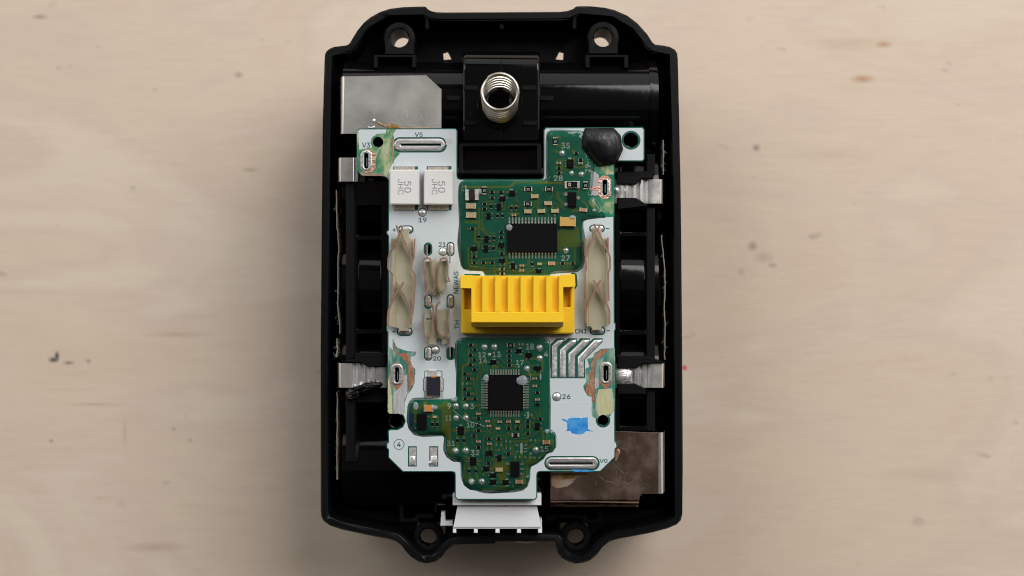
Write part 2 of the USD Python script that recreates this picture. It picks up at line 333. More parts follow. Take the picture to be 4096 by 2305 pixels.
for x, y, r, R in holes_px:
    low = y > 1000
    zt = RIM - (4.5 if low else .8)
    o = C(x, y, R, zt, 24)
    if low: o = o.intersection(O.buffer(-.5))
    else: o = unary_union([o, B(x - R + 4, y, x + R - 4, y + 68, zt)])
    put(slab(o.difference(C(x, y, r, zt, 24)), zt - 2.5 if low else RIM - 12.5, zt, .25, bottom=True, join='round'), 'screw_boss', 'black_satin', case, 40)
    if low:
        ring = C(x, y, R - 8, zt, 24).difference(C(x, y, R - 22, zt, 24)).intersection(O.buffer(-.6)); put(slab(ring, zt, zt + .25, .1, join='round'), 'boss_ring', 'black_satin', case, 40)
# ribs along the inner rim, top and bottom
for x0, x1 in ((1700, 1716), (2290, 2306)): put(pbx(x0, 60, x1, 118, -19, RIM - .6, .3), 'rib', 'black_satin', case)
put(pbx(1998, 92, 2016, 118, -19, RIM - 1.5, .2), 'rib', 'black_satin', case)
z_ = Z((1240, 1855)); y_ = Z((1960, 1855))
put(slab(P(z_((1150, 500), (1205, 500), (1205, 690), (1230, 712), (1330, 712), (1355, 690), (1355, 652), (1600, 652), (1600, 705), (1405, 705), (1405, 755), (1150, 755)), -12), -22, -12, .15), 'rib', 'black_satin', case)
put(slab(P(y_((1440, 580), (1395, 580), (1390, 690), (1360, 718), (1260, 718), (1240, 690), (1238, 655), (720, 655), (720, 745), (830, 745), (830, 705), (1185, 705), (1185, 765), (1440, 765)), -12), -22, -12, .15), 'rib', 'black_satin', case)
put(slab(L(z_((1290, 205), (1580, 370), (1620, 420), (1620, 620)), 12, -10), -24, -10, .1), 'rib', 'black_gloss', case)
put(pbx(1790, 2134, 2225, 2160, -20, RIM - 1.5, .3), 'sill', 'black_gloss', case)
put(tube([(*XY(1803, 2159, RIM), RIM - 1.0), (*XY(2224, 2161, RIM), RIM - 1.0)], .18), 'sill_edge', 'black_gloss', case, 60)

# ------------------------------------------------------------------ cell holder
hold = group('cell_holder', label='glossy black plastic cell holder with rounded barrels inside the battery case', category='cell holder')
put(slab(bodyin.buffer(-1.4), -30, -22), 'base', 'black_satin', hold)
def barrel(yc, r, x0, x1, ztop, a0=12, a1=168, n=40):
    zc = ztop - r; k0 = XY(x0, yc, ztop)[0]; k1 = XY(x1, yc, ztop)[0]; y0 = XY(0, yc, ztop)[1]
    a = np.radians(np.linspace(a0, a1, n)); prof = np.column_stack([y0 + r * np.cos(a), zc + r * np.sin(a)])
    v = np.vstack([np.column_stack([np.full(n, x), prof]) for x in (k0, k1)]); f = []
    for i in range(n - 1): f += [(i, i + 1, n + i + 1), (i, n + i + 1, n + i)]
    for s in (0, n):
        c = len(v); v = np.vstack([v, [v[s, 0], y0, zc]])
        for i in range(n - 1): f.append((c, s + i + 1, s + i) if s else (c, s + i, s + i + 1))
    return trimesh.Trimesh(v, f, process=False)
for yc in (402, 768, 1136, 1504, 1872):
    put(barrel(yc, 9.0, 1366, 2636, -3.6 if yc < 500 else -6.2), 'barrel', 'black_gloss', hold, 50)
# end hoops on the right and left of the first barrel
put(barrel(402, 9.35, 2602, 2634, -3.3), 'barrel_hoop', 'black_gloss', hold, 50)
put(barrel(402, 9.35, 1370, 1392, -3.9), 'barrel_hoop', 'black_gloss', hold, 50)
# tower that carries the spring
tower = rnd(B(1850, 228, 2160, 700, -.5), .4)
def towermesh():
    x0, x1 = XY(1850, 0, -.5)[0], XY(2160, 0, -.5)[0]; ytop, ybot = XY(0, 205, -6)[1], XY(0, 560, -1)[1]
    prof = [(ytop, -16), (ytop, -7.5)] + [(ytop - 4.6 + 4.6 * math.cos(t), -7.5 + 6.3 * math.sin(t)) for t in np.radians(np.linspace(5, 90, 12))] + [(ybot, -1.2), (ybot, -16)]
    n = len(prof); v = []; f = []
    R_ = 0.6; sl = [(x0 + R_ - R_ * math.cos(t), R_ - R_ * math.sin(t)) for t in np.radians(np.linspace(8, 90, 8))]; sl += [(x0 + x1 - x, d) for x, d in sl[::-1]]
    for x, d in sl:
        for (yy, zz) in prof: v.append((x, yy, zz - (d if zz > -15.9 else 0)))
    ns = len(sl)
    for s in range(ns - 1):
        for i in range(n - 1): a, b = s * n + i, (s + 1) * n + i; f += [(a, a + 1, b + 1), (a, b + 1, b)]
    for s, flip in ((0, 1), (ns - 1, 0)):
        for i in range(1, n - 1):
            q = (s * n, s * n + i, s * n + i + 1); f.append(q[::-1] if flip else q)
    return trimesh.Trimesh(v, f, process=False)
put(towermesh(), 'tower', 'black_gloss', hold, 50)
put(slab(B(1840, 562, 2166, 700, -1).difference(B(1800, 586, 1840, 590, -1)), -16, -4), 'tower_foot', 'black_gloss', hold)
fr = rnd(B(1835, 574, 2166, 697, .6), .5)
put(slab(fr.difference(rnd(B(1855, 586, 2148, 680, .6), .15)), -4, .6, .2, join='round'), 'window_frame', 'black_satin', hold, 40)
put(pbx(2002, 240, 2005, 560, -1.4, -1.17, .01), 'seam', 'black_satin', hold)
seat = C(2000, 424, 92, -1, 24).difference(C(2000, 424, 84, -1, 24)); put(slab(seat, -1.4, -.75, .1, join='round'), 'spring_seat', 'black_gloss', hold, 40)
stem = C(2000, 424, 52, -1, 24).difference(C(2000, 424, 38, -1, 24)); put(slab(stem, -1.4, 7.0, .3, join='round'), 'spring_post', 'black_gloss', hold, 40)
for x, y in ((2119, 352), (2120, 493), (1884, 352), (1884, 493), (2184, 393), (1816, 393)):
    zz = -.8 if 1850 < x < 2160 else -3.0
    put(slab(rnd(B(x - 30, y - 10, x + 30, y + 10, zz), .3), -5, zz, .15, join='round'), 'stop', 'black_satin', hold, 40)
for x0, x1 in ((1495, 1664), (2343, 2513)):
    u = B(x0, 220, x1, 272, -6).difference(B(x0 + 16, 230, x1 - 16, 280, -6)); put(slab(u, -16, -6, .12), 'bracket', 'black_satin', hold)
# side rails with pockets
for xa, xb, pocket in ((1383, 1421, 1), (2584, 2620, 0)):
    for ya, yb in ((728, 1440), (1562, 1850)) if pocket else ((616, 700), (830, 1440), (1562, 1728)):
        put(pbx(xa, ya, xb, yb, -20, -4.2, .25), 'rail', 'black_satin', hold)
zl, zr = Z((1240, 1200)), Z((1960, 1200)); zru = Z((1960, 400))
def bridge(pts, z=-2.5): put(slab(P(pts, z), -16, z, .2), 'bridge', 'black_satin', hold)
bridge(zl((575, 690), (980, 690), (980, 868), (740, 862), (660, 812), (460, 805), (460, 770), (575, 770)))
bridge(zl((460, 1135), (575, 1135), (980, 1060), (980, 1330), (575, 1330), (460, 1330)), -5.0)
bridge(zr((1640, 725), (2020, 730), (2250, 800), (2250, 815), (1960, 830), (1890, 885), (1640, 885)))
bridge(zr((1640, 1080), (1870, 1078), (2000, 1140), (2010, 1220), (1640, 1220)))
bridge(zru((1630, 920), (2100, 920), (2100, 1015), (1950, 1020), (1880, 1090), (1630, 1090)))
bridge(zru((1640, 1260), (1880, 1262), (2010, 1340), (2020, 1370), (1640, 1420)))
def round_barrel(yc, r, x0, x1, ztop, er=.55):
    yy = XY(0, yc, ztop)[1]; a0, a1 = XY(x0, 0, ztop)[0], XY(x1, 0, ztop)[0]; zc = ztop - r
    prof = [(a0 + er - er * math.cos(t), r - er + er * math.sin(t)) for t in np.radians(np.linspace(0, 90, 9))]; prof += [(a0 + a1 - x, q) for x, q in prof[::-1]]
    an = np.radians(np.linspace(8, 172, 44)); n = len(an); v = []; f = []
    for x, q in prof:
        for a in an: v.append((x, yy + q * math.cos(a), zc + q * math.sin(a)))
    for i in range(len(prof) - 1):
        for k in range(n - 1): A, Bb = i * n + k, (i + 1) * n + k; f += [(A, A + 1, Bb + 1), (A, Bb + 1, Bb)]
    return trimesh.Trimesh(v, f, process=False)
for x0, x1 in ((1424, 1530), (2477, 2588)):
    for yc in (768, 1136, 1504): put(round_barrel(yc, 8.85, x0, x1, -5.0), 'barrel', 'black_gloss', hold, 60)
def bay(outer, opens): put(slab(B(*outer, -4.5).difference(unary_union([rnd(B(*o, -4.5), .35) for o in opens])), -13, -4.5, .1, join='round'), 'bay_frame', 'black_gloss', hold, 40)
bay((2462, 806, 2591, 1444), [(2480, 838, 2583, 930), (2480, 946, 2583, 1322), (2480, 1340, 2583, 1424)])
bay((2462, 1552, 2591, 1735), [(2480, 1580, 2583, 1705)])
bay((1418, 724, 1553, 1444), [(1428, 822, 1526, 944), (1428, 960, 1526, 1318), (1428, 1336, 1526, 1420)])
for x0, x1, ys in ((2628, 2646, ((842, 880), (1030, 1090), (1100, 1225), (1405, 1440))), (1352, 1382, ((830, 860), (1035, 1060), (1180, 1220), (1405, 1440)))):
    for ya, yb in ys: put(pbx(x0, ya, x1, yb, -20, -8.5, .2), 'stop', 'black_gloss', hold)
# screw sleeves under the board's corner notch and holes
put(slab(C(1585, 1686, 32, -.6, 24).difference(C(1585, 1686, 24, -.6, 24)), -12, -.6, .2, join='round'), 'screw_sleeve', 'black_gloss', hold, 40)
for x, y, r in ((1512, 569, 27), (2524, 561, 35), (2412, 1682, 27)):
    put(slab(C(x, y, r, -1.8, 20).difference(C(x, y, r - 9, -1.8, 20)), -12, -1.8, .2, join='round'), 'screw_sleeve', 'black_gloss', hold, 40)

# ------------------------------------------------------------------ spring
zt_, zb_ = 20.0, -.9
cx, cy = XY(2000, 366, zt_); cx2, cy2 = XY(2000, 423, zb_); turns = 7.6; hp = []
for i in range(int(turns * 40) + 1):
    t = i / 40; f = t / turns
    u = min(1, max(0, (f - .12) / .76)); zz = zb_ + .3 + (zt_ - zb_ - .6) * (0.05 * min(1, f / .12) + .90 * u + .05 * max(0, (f - .88) / .12))
    g = (zz - zb_) / (zt_ - zb_); rr = 3.36
    a = 2 * math.pi * t + 2.3 - 2 * math.pi * turns
    hp.append((cx2 + (cx - cx2) * g + rr * math.cos(a), cy2 + (cy - cy2) * g + rr * math.sin(a), zz))
data(put(tube(hp, .27, 12), 'coil_spring', 'spring_steel', '/World', 60), label='steel coil spring standing on the black tower above the board', category='spring')

# ------------------------------------------------------------------ metal plates and straps
def flatplate(name, pts, z, mat, parent, th=.18): return put(slab(P(pts, z), z - th, z, .04), name, mat, parent)
def strip(profile, y0, y1, zr):
    """metal strip running along x with a height profile [(px, z)], between two pixel rows"""
    v = []; f = []
    for px, z in profile:
        v += [(XY(px, 0, z)[0], XY(0, y0, zr)[1], z), (XY(px, 0, z)[0], XY(0, y1, zr)[1], z)]
    for i in range(len(profile) - 1): a = 2 * i; f += [(a, a + 1, a + 3), (a, a + 3, a + 2)]
    m = trimesh.Trimesh(v, f, process=False); n = m.copy(); n.vertices = np.array(n.vertices) - [0, 0, .15]; n.invert(); return trimesh.util.concatenate([m, n])
tl = group('terminal_plate', label='grey scratched metal plate with a cut corner, top left beside the spring', category='metal plate', group='large metal plates at opposite corners')
flatplate('plate', [(1377, 306), (1704, 301), (1766, 358), (1766, 540), (1372, 536)], -2.6, 'plate_grey', tl)
fold = [(1377, -2.6), (1371, -2.75), (1366, -3.3), (1363, -4.4), (1362, -7)]
put(strip(fold, 306, 535, -2.6), 'folded_edge', 'strap_metal', tl, 60)
zq = Z((1240, 400))
def thread(pts, z, r, parent, mat='fibre', name='glue_thread', lift=.25):
    q = [(*XY(x, y, z), z + .06 + lift * math.sin(math.pi * i / max(1, len(pts) - 1))) for i, (x, y) in enumerate(pts)]
    if name == 'scratch':
        q = np.array(q); t = np.linspace(0, len(q) - 1, 5 * len(q)); q = np.column_stack([np.interp(t, np.arange(len(q)), q[:, k]) for k in range(3)]); q[:, :2] += RNG.normal(0, .012, (len(q), 2))
    else: q = smoothline(q, 24)
    put(tube(q, r, 5), name, mat, parent, 60)
for pts in (((820, 140), (835, 170), (815, 240), (800, 260)), ((1425, 180), (1460, 260), (1480, 350)), ((660, 250), (700, 310)), ((1080, 170), (1130, 300)), ((1250, 150), (1330, 340), (1400, 355)), ((1000, 290), (1200, 320), (1340, 335)), ((1500, 330), (1600, 310), (1690, 295)), ((1160, 210), (1240, 300), (1290, 330))):
    thread(zq(*pts), -2.62, .016, tl)
put(pillow(ragged(P(zq((990, 320), (1020, 300), (1070, 310), (1130, 335), (1180, 350), (1180, 380), (1000, 380)), -2.6), .1, .1, 2), .35, -2.6), 'flux_residue', 'flux_amber', tl, 60)
put(pillow(ragged(P(zq((850, 270), (900, 290), (980, 330), (1000, 365), (940, 345), (870, 310)), -2.6), .08, .1, 5), .2, -2.6), 'flux_residue', 'flux_amber', tl, 60)
put(pillow(ragged(P(zq((1180, 345), (1350, 350), (1540, 345), (1540, 385), (1180, 385)), -2.6), .1, .1, 8), .2, -2.6), 'flux_residue', 'flux_tan', tl, 60)
put(pillow(P(zq((805, 250), (835, 240), (850, 265), (835, 295), (810, 285)), -2.6), .3, -2.6), 'solder_drop', 'solder', tl, 60)
put(pillow(P(zq((740, 340), (790, 350), (830, 330), (835, 370), (760, 370)), -2.6), .3, -2.6), 'solder_drop', 'solder', tl, 60)
zp = Z((1240, 0))
for pts in (((1140, 1240), (1200, 1275), (1290, 1290), (1350, 1270), (1410, 1285)), ((1300, 1100), (1310, 1160), (1330, 1225), (1380, 1250)), ((760, 1270), (820, 1220), (870, 1200)), ((1090, 1330), (1130, 1400)), ((1400, 1330), (1530, 1400))):
    thread(zp(*pts), -2.645, .011, tl, 'fibre', 'scratch', 0)

br = group('terminal_plate', label='brownish mirror-like metal plate, lower right under the board corner', category='metal plate', group='large metal plates at opposite corners')
y2 = Z((1960, 1600))
flatplate('plate', [(2202, 1880), (2200, 1722), (2634, 1730), (2634, 1976), (2567, 1976), (2560, 1983), (2558, 2000), (2202, 2000)], -2.8, 'plate_brown', br)
put(strip([(2634, -2.8), (2642, -2.95), (2650, -3.5), (2655, -4.4), (2658, -6.5), (2659, -10)], 1731, 1976, -2.8), 'folded_edge', 'strap_metal', br, 60)
def stripy(profile, x0, x1, zr):
    v = []; f = []
    for py, z in profile: v += [(XY(x0, 0, zr)[0], XY(0, py, z)[1], z), (XY(x1, 0, zr)[0], XY(0, py, z)[1], z)]
    for i in range(len(profile) - 1): a = 2 * i; f += [(a, a + 2, a + 3), (a, a + 3, a + 1)]
    return trimesh.Trimesh(v, f, process=False)
put(stripy([(2000, -2.8), (2008, -3.1), (2015, -3.9), (2020, -5.2), (2022, -6.5), (2027, -6.4)], 2203, 2557, -2.8), 'folded_edge', 'plate_brown', br, 60)
put(pillow(ragged(P(y2((785, 945), (1250, 945), (1260, 990), (1120, 1010), (1000, 1080), (830, 1060), (785, 1030)), -2.8), .12, .12, 4), .12, -2.8), 'flux_residue', 'flux_amber', br, 60)
put(pillow(ragged(P(y2((785, 1010), (1000, 1000), (1110, 1010), (1060, 1075), (980, 1125), (860, 1140), (790, 1100)), -2.78), .12, .12, 6), .16, -2.8), 'flux_residue', 'flux_tan', br, 60)
put(pillow(ragged(P(y2((1620, 640), (1660, 625), (1680, 680), (1650, 740), (1625, 800), (1600, 790)), -2.8), .08, .12, 3), .2, -2.8), 'flux_residue', 'copper_dull', br, 60)
for pts in (((1580, 800), (1620, 850), (1665, 890), (1730, 950), (1775, 938), (1815, 980)), ((1390, 950), (1430, 1000), (1485, 1045), (1540, 1055), (1610, 1070)), ((1720, 1050), (1770, 1085), (1850, 1040), (1920, 985)), *[((x, y), (x + dx, y + dy)) for x, y, dx, dy in zip(RNG.uniform(1300, 2100, 26), RNG.uniform(520, 1240, 26), RNG.normal(0, 45, 26), RNG.normal(0, 30, 26))]):
    thread(y2(*pts), -2.845, .009 if len(pts) > 2 else .007, br, 'fibre', 'scratch', .0)

def strap(label, parts, extra=()):
    g = group('contact_strap', label=label, category='metal strap', group='metal straps between the side walls and the board')
    for prof, y0, y1 in parts: put(strip(prof, y0, y1, -3.2), 'strip', 'strap_metal', g, 30)
    for m, nm, mt in extra: put(m, nm, mt, g, 60)
    return g
strap('short shiny strap at the left wall below the grey plate', [([(1352, -8), (1354, -4.5), (1358, -3.6), (1364, -3.2), (1412, -3.2), (1416, -3.0), (1420, -3.9), (1428, -3.6), (1432, -2.9), (1437, -3.6), (1460, -4.6)], 631, 726)])
w1 = [(1351, -9), (1353, -4.8), (1357, -3.7), (1363, -3.3), (1372, -3.2), (1392, -3.05), (1408, -3.15), (1412, -3.3), (1417, -3.75), (1423, -3.9), (1428, -3.6), (1433, -3.3), (1438, -3.2)]
w2 = [(1438, -3.2), (1444, -3.35), (1450, -3.6), (1456, -3.6), (1461, -3.35), (1466, -3.2), (1470, -3.2), (1475, -3.5), (1480, -3.65), (1485, -3.5), (1490, -3.25), (1500, -3.2), (1505, -3.4), (1510, -3.35), (1515, -3.2), (1530, -3.2), (1556, -3.5)]
strap('long shiny strap at the left wall partly smeared with black sealant', [(w1, 1453, 1551), (w2, 1453, 1551)])
def mir(prof, off): return [(off - x, z) for x, z in prof]
strap('bright corrugated strap at the right wall beside the copper-ringed slot', [(mir(w1, 4003), 717, 814), (mir(w2, 4003), 717, 814)], [(pillow(C(2466, 760, 12, -2.6), .8, -3.2), 'solder_drop', 'solder')])
strap('corrugated strap at the right wall ending in a solder lump', [(mir(w1, 4010), 1455, 1552), (mir(w2, 4010), 1455, 1552)], [(pillow(ragged(P(zr((1615, 905), (1700, 880), (1800, 895), (1840, 930), (1825, 1060), (1700, 1075), (1615, 1065)), -2.8), .08, .15, 3), 1.0, -3.3), 'solder_lump', 'solder')])

# black sealant smear on the left strap
goo = P(zl((440, 1180), (490, 1130), (620, 1090), (700, 1050), (830, 1035), (930, 1060), (950, 1100), (880, 1160), (780, 1210), (650, 1230), (600, 1270), (540, 1305), (480, 1300), (445, 1240)), -2)
gm = pillow(rnd(goo, .3), 1.7, -3.9, 8); gm = gm.subdivide().subdivide(); v = np.array(gm.vertices); v[:, 2] += (meshkit.fbm(v * [2.6, 3.4, 1], 3, 3) - .5) * 1.1 * np.clip((v[:, 2] + 3.8) / .5, 0, 1); gm.vertices = v
data(put(gm, 'sealant_smear', 'black_goo', '/World', 80), label='wrinkled glossy black sealant smear across the lower left metal strap', category='sealant')

# insulation paper edges down both sides
def paper(pts, label, z=-7.0):
    q = smoothline([XY(x, y, z) for x, y in pts], 60); q = np.array(q)
    q[:, 0] += (meshkit.fbm(np.column_stack([q[:, 1] * .8, q[:, 0] * 0, q[:, 0] * 0]), 3, 5) - .5) * .25
    pl = LineString(q).buffer(.085, 3, cap_style='flat')
    g = group('insulation_paper', label=label, category='insulation paper', group='paper edges along the side walls')
    put(slab(pl, -16, z, .03), 'sheet', 'paper_edge', g)
    for i in range(14):
        k = RNG.integers(4, 55); x, y = q[k]; d = RNG.choice([-1, 1])
        a = RNG.uniform(.2, .9); pp = smoothline([(x, y, z), (x + d * a * .4, y - a * .5, z + .2), (x + d * a * .8, y - a * 1.1 * RNG.uniform(-.3, 1), z + .3)], 8); put(tube(pp, .014, 4), 'loose_fibre', 'fibre', g)
paper([(1346, 760), (1346, 850), (1349, 920), (1353, 990), (1351, 1050), (1352, 1130), (1350, 1200), (1355, 1270), (1360, 1335)], 'upper frayed paper edge between the left wall and the holder')
paper([(1348, 1355), (1348, 1400), (1348, 1430)], 'short scrap of paper edge above the sealant strap')
paper([(1348, 1570), (1348, 1650), (1348, 1750), (1347, 1850), (1348, 1920)], 'straight lower paper edge beside the left wall')
paper([(2646, 940), (2648, 980), (2655, 1040), (2660, 1100), (2659, 1180), (2658, 1260), (2661, 1330), (2659, 1400), (2661, 1440)], 'bowed paper edge between the right wall and the holder')
paper([(2652, 560), (2654, 640), (2652, 700)], 'thin paper edge at the right wall above the upper strap')

# ------------------------------------------------------------------ white indicator part at the bottom
ind = group('indicator_window', label='white plastic light guide with comb teeth below the board', category='light guide')
put(slab(B(1811, 1975, 2165, 2022, -2.2), -4, -2.2, .12), 'top_bar', 'ivory_plastic', ind)
def prismface(pts4, th):
    t = [(*XY(x, y, z), z) for x, y, z in pts4]; b = [(x, y, z - th) for x, y, z in t]
    v = t + b; f = [(0, 3, 2), (0, 2, 1), (4, 5, 6), (4, 6, 7)]
    for i in range(4): j = (i + 1) % 4; f += [(i, j, 4 + j), (i, 4 + j, 4 + i)]
    return trimesh.Trimesh(v, f, process=False)
put(prismface([(1831, 2018, -3.2), (2146, 2018, -3.2), (2166, 2108, -4.0), (1814, 2108, -4.0)], 1.2), 'sloped_panel', 'ivory_plastic', ind)
put(pbx(1812, 2108, 2166, 2116, -10, -4.3, .1), 'lip', 'ivory_plastic', ind)
for x, w in ((1818, 13), (1903, 15), (1990, 17), (2076, 16), (2160, 16)): put(pbx(x - w / 2, 2116, x + w / 2, 2133, -10, -4.4, .12), 'tooth', 'ivory_plastic', ind)
put(slab(P(z_((1690, 625), (1738, 625), (1745, 738), (1838, 738), (1838, 803), (1680, 803)), -8), -10, -8, .1), 'arm', 'ivory_plastic', ind)
put(pbx(2160, 2074, 2168, 2128, -10, -8.0, .1), 'arm', 'ivory_plastic', ind)
bt = P([(2050, 2164), (2070, 2171), (2110, 2175), (2150, 2171), (2166, 2163), (2166, 2140), (2050, 2140)], -14)
data(put(slab(bt, -22, -14, .3, bottom=True), 'push_button', 'ivory_plastic'), label='pale rounded button edge peeking out under the bottom sill between the lugs', category='button')

# ------------------------------------------------------------------ circuit board
pcb = group('circuit_board', label='white and green circuit board with resin-coated chips and yellow connector', category='circuit board')
BP = [(1436, 514), (1823, 513), (1830, 522), (1830, 704), (1833, 713), (1842, 716), (2162, 716), (2171, 713), (2174, 704), (2174, 521), (2182, 510), (2570, 508), (2578, 517), (2578, 638), (2571, 646), (2474, 646), (2463, 650), (2457, 661), (2457, 915), (2459, 1290), (2464, 1294), (2464, 1318), (2460, 1324), (2461, 1765), (2468, 1772), (2470, 1790), (2462, 1797), (2461, 1830), (2402, 1888),
      (2160, 1888), (2152, 1891), (2149, 1900), (2149, 1990), (2140, 2000), (1830, 2000), (1819, 1989), (1819, 1900), (1817, 1891), (1808, 1889), (1611, 1889), (1552, 1831), (1552, 1800), (1545, 1792), (1545, 1776), (1552, 1768), (1551, 1723), (1560, 1717), (1590, 1717), (1610, 1706), (1619, 1686), (1612, 1664), (1594, 1655), (1558, 1655), (1550, 1647), (1550, 1330), (1544, 1322), (1544, 1300), (1551, 1296), (1552, 945), (1545, 935), (1546, 925), (1552, 920), (1552, 722), (1547, 711), (1536, 705), (1448, 704), (1427, 685), (1427, 524)]
slots = [(1465, 644, 16, 62), (2419, 750, 17, 62), (1588, 1500, 15, 60), (2424, 1494, 19, 64), (1714, 997, 17, 36), (1803, 1413, 16, 44)]
def stad(x, y, w, h, z=0):
    r = min(w, h) / 2
    return L([(x, y - h / 2 + r), (x, y + h / 2 - r)] if h > w else [(x - w / 2 + r, y), (x + w / 2 - r, y)], 2 * r, z)
HO = unary_union([C(1512, 569, 21, 0, 20), C(2524, 561.5, 30, 0, 20), C(2412, 1682, 22, 0, 20), stad(1684, 581, 160, 9), stad(2285, 1855, 172, 10)] + [stad(*s) for s in slots])
BOARD = P(BP).difference(HO)
board = put(slab(BOARD, -1.6, 0, .05, bottom=True), 'board', 'board_edge', pcb)
UP = P([(2188, 545), (2192, 532), (2205, 524), (2335, 523), (2457, 640), (2457, 868), (2400, 870), (2345, 877), (2333, 884), (2330, 895), (2329, 1045), (2324, 1066), (2306, 1081), (2230, 1084), (2208, 1089), (2200, 1100), (2200, 1130), (1940, 1130), (1940, 1098), (1936, 1086), (1925, 1082), (1882, 1081), (1857, 1076), (1846, 1063), (1842, 1037), (1841, 892), (1834, 787), (1838, 740), (1846, 728), (1860, 722), (2178, 721), (2188, 714)])
LO = P([(1827, 1380), (1832, 1363), (1853, 1352), (2150, 1350), (2176, 1354), (2192, 1366), (2197, 1385), (2198, 1722), (2214, 1730), (2220, 1744), (2221, 1786), (2208, 1806), (2186, 1814), (2174, 1833), (2146, 1855), (2123, 1864), (2119, 1880), (2117, 1917), (2107, 1946), (2088, 1957), (2053, 1962), (1939, 1963), (1880, 1957), (1857, 1940), (1849, 1912), (1847, 1851), (1838, 1843), (1815, 1840), (1793, 1823), (1783, 1799), (1783, 1752), (1774, 1741), (1690, 1741), (1659, 1733), (1641, 1712), (1634, 1681), (1637, 1628), (1644, 1609), (1655, 1600), (1800, 1598), (1822, 1594), (1827, 1584)])
zA, zB, zC, zD, zE, zF = (Z(o, 8.05) for o in ((1820, 700), (1820, 880), (2120, 880), (2120, 520), (2120, 700), (1820, 1000)))
zG, zH, zI, zJ, zK, zL, zM = (Z(o, 8.05) for o in ((1800, 1340), (1920, 1340), (1800, 1500), (1620, 1560), (1920, 1640), (1780, 1740), (1920, 1800)))
g1, g2, g3 = Z((1240, 800)), Z((1960, 800)), Z((1240, 1600))
SCR = {}
SCR['a'] = ragged(P(zq((605, 395), (625, 400), (625, 500), (635, 640), (800, 612), (785, 520), (860, 440), (975, 430), (985, 380), (1110, 378), (1075, 430), (1085, 500), (1080, 640), (1160, 690), (1090, 770), (1020, 900), (1005, 1010), (980, 1000), (900, 975), (670, 975), (605, 910))), .07, .12, 1)
SCR['b'] = ragged(P(zl((1005, 600), (1070, 640), (1062, 495), (1085, 530), (1110, 600), (1180, 640), (1260, 660), (1370, 670), (1360, 710), (1300, 740), (1300, 830), (1360, 900), (1350, 1000), (1345, 1080), (1300, 1170), (1260, 1220), (1220, 1320), (1225, 1449), (1200, 1470), (1003, 1470))), .09, .12, 2)
SCR['c'] = ragged(P(zr((1612, 620), (1520, 625), (1440, 630), (1340, 690), (1330, 740), (1250, 760), (1280, 860), (1225, 890), (1230, 1000), (1240, 1050), (1200, 1110), (1210, 1160), (1260, 1240), (1310, 1250), (1310, 1449), (1315, 1480), (1310, 1495), (1370, 1535), (1545, 1505), (1612, 1400))), .09, .12, 3)
SCR = {k: p.intersection(BOARD) for k, p in SCR.items()}
keep = unary_union([C(1512, 569, 29), C(2524, 561.5, 38), C(2412, 1682, 29), P(BP).difference(P(BP).buffer(-.22, 4))])
LETTERS = None
ringdark = unary_union([stad(1678, 580, 220, 62), stad(2288, 1853.5, 222, 58), C(1689, 850, 18), C(1741.5, 1400, 18), C(1771, 1007, 17), C(2227, 1587, 18.5),
     stad(1623, 919, 64, 34), stad(1619, 1327, 64, 36), stad(2388, 915, 64, 32), stad(2390, 1324, 64, 34), stad(1712, 997, 34, 54), stad(1802, 997, 32, 58), stad(1713, 1207, 32, 60), stad(1802, 1206, 32, 58), stad(1713, 1414, 34, 60), stad(1803, 1414, 36, 56),
     B(1632, 1785, 1667, 1867), B(1717, 1785, 1753, 1867), B(1573, 666, 1672, 690), B(1707, 665, 1806, 690), B(1573, 810, 1672, 842), B(1707, 810, 1806, 842),
     P(zr((780, 570), (860, 492), (960, 497), (960, 535), (1010, 492), (1125, 495), (1120, 540), (1165, 492), (1287, 495), (1280, 540), (1340, 492), (1450, 494), (1448, 545), (1224, 770), (1224, 1010), (778, 1010))),
     L(g1((2000, 970), (2180, 970)), 10), L(g2((1060, 950), (1105, 960), (1115, 1100), (1090, 1140)), 8),
     L(zl((1530, 905), (1510, 915), (1478, 920), (1478, 1010), (1462, 1020), (1462, 1170), (1480, 1180), (1480, 1260), (1495, 1280)), 3), L(zl((1640, 905), (1660, 915), (1700, 920), (1700, 1010), (1716, 1020), (1716, 1170), (1700, 1180), (1700, 1270)), 3)])
white = BOARD.difference(unary_union([UP, LO, keep, ringdark] + list(SCR.values())))
white = unary_union([p for p in polys(white)])
for q in polys(white):
    if q.area > .02: put(slab(q, .002, .03, 0), 'white_ink', 'silk_white', pcb)
bur = unary_union([L([(1566, 725), (1566, 1290)], 3), L([(1806, 830), (1806, 1060), (1800, 1100), (1806, 1400)], 3), L([(1700, 965), (1812, 965)], 3), L([(1716, 1150), (1716, 1060)], 3), L([(2212, 1640), (2212, 1620), (2290, 1612)], 4), L([(2214, 1770), (2214, 1700), (2370, 1690), (2390, 1720), (2445, 1722), (2445, 1820)], 3), L([(1822, 530), (1822, 700)], 3), L([(2212, 1612), (2440, 1612)], 3), L([(2440, 905), (2440, 890), (2345, 892)], 3), L([(2448, 900), (2448, 1240)], 3), L([(1570, 1420), (1690, 1300), (1700, 1290)], 2), L([(1712, 1440), (1740, 1480), (1740, 1500)], 3)]).intersection(white)
for q in polys(bur): put(slab(q, .03, .042, .01), 'buried_track', 'silk_white', pcb)
for i in range(60):
    x, y = RNG.uniform(1560, 2450), RNG.uniform(690, 1880); q = Point(*XY(x, y)).buffer(RNG.uniform(.03, .07), 2)
    if white.buffer(-.1).contains(q): put(slab(q, .031, .05), 'dirt_speck', 'dirt', pcb)
grn = unary_union([UP, LO, keep.intersection(BOARD)]).intersection(BOARD)
for q in polys(unary_union([UP, LO]).intersection(BOARD)): put(slab(q, .002, .012), 'solder_mask', 'mask_green', pcb)
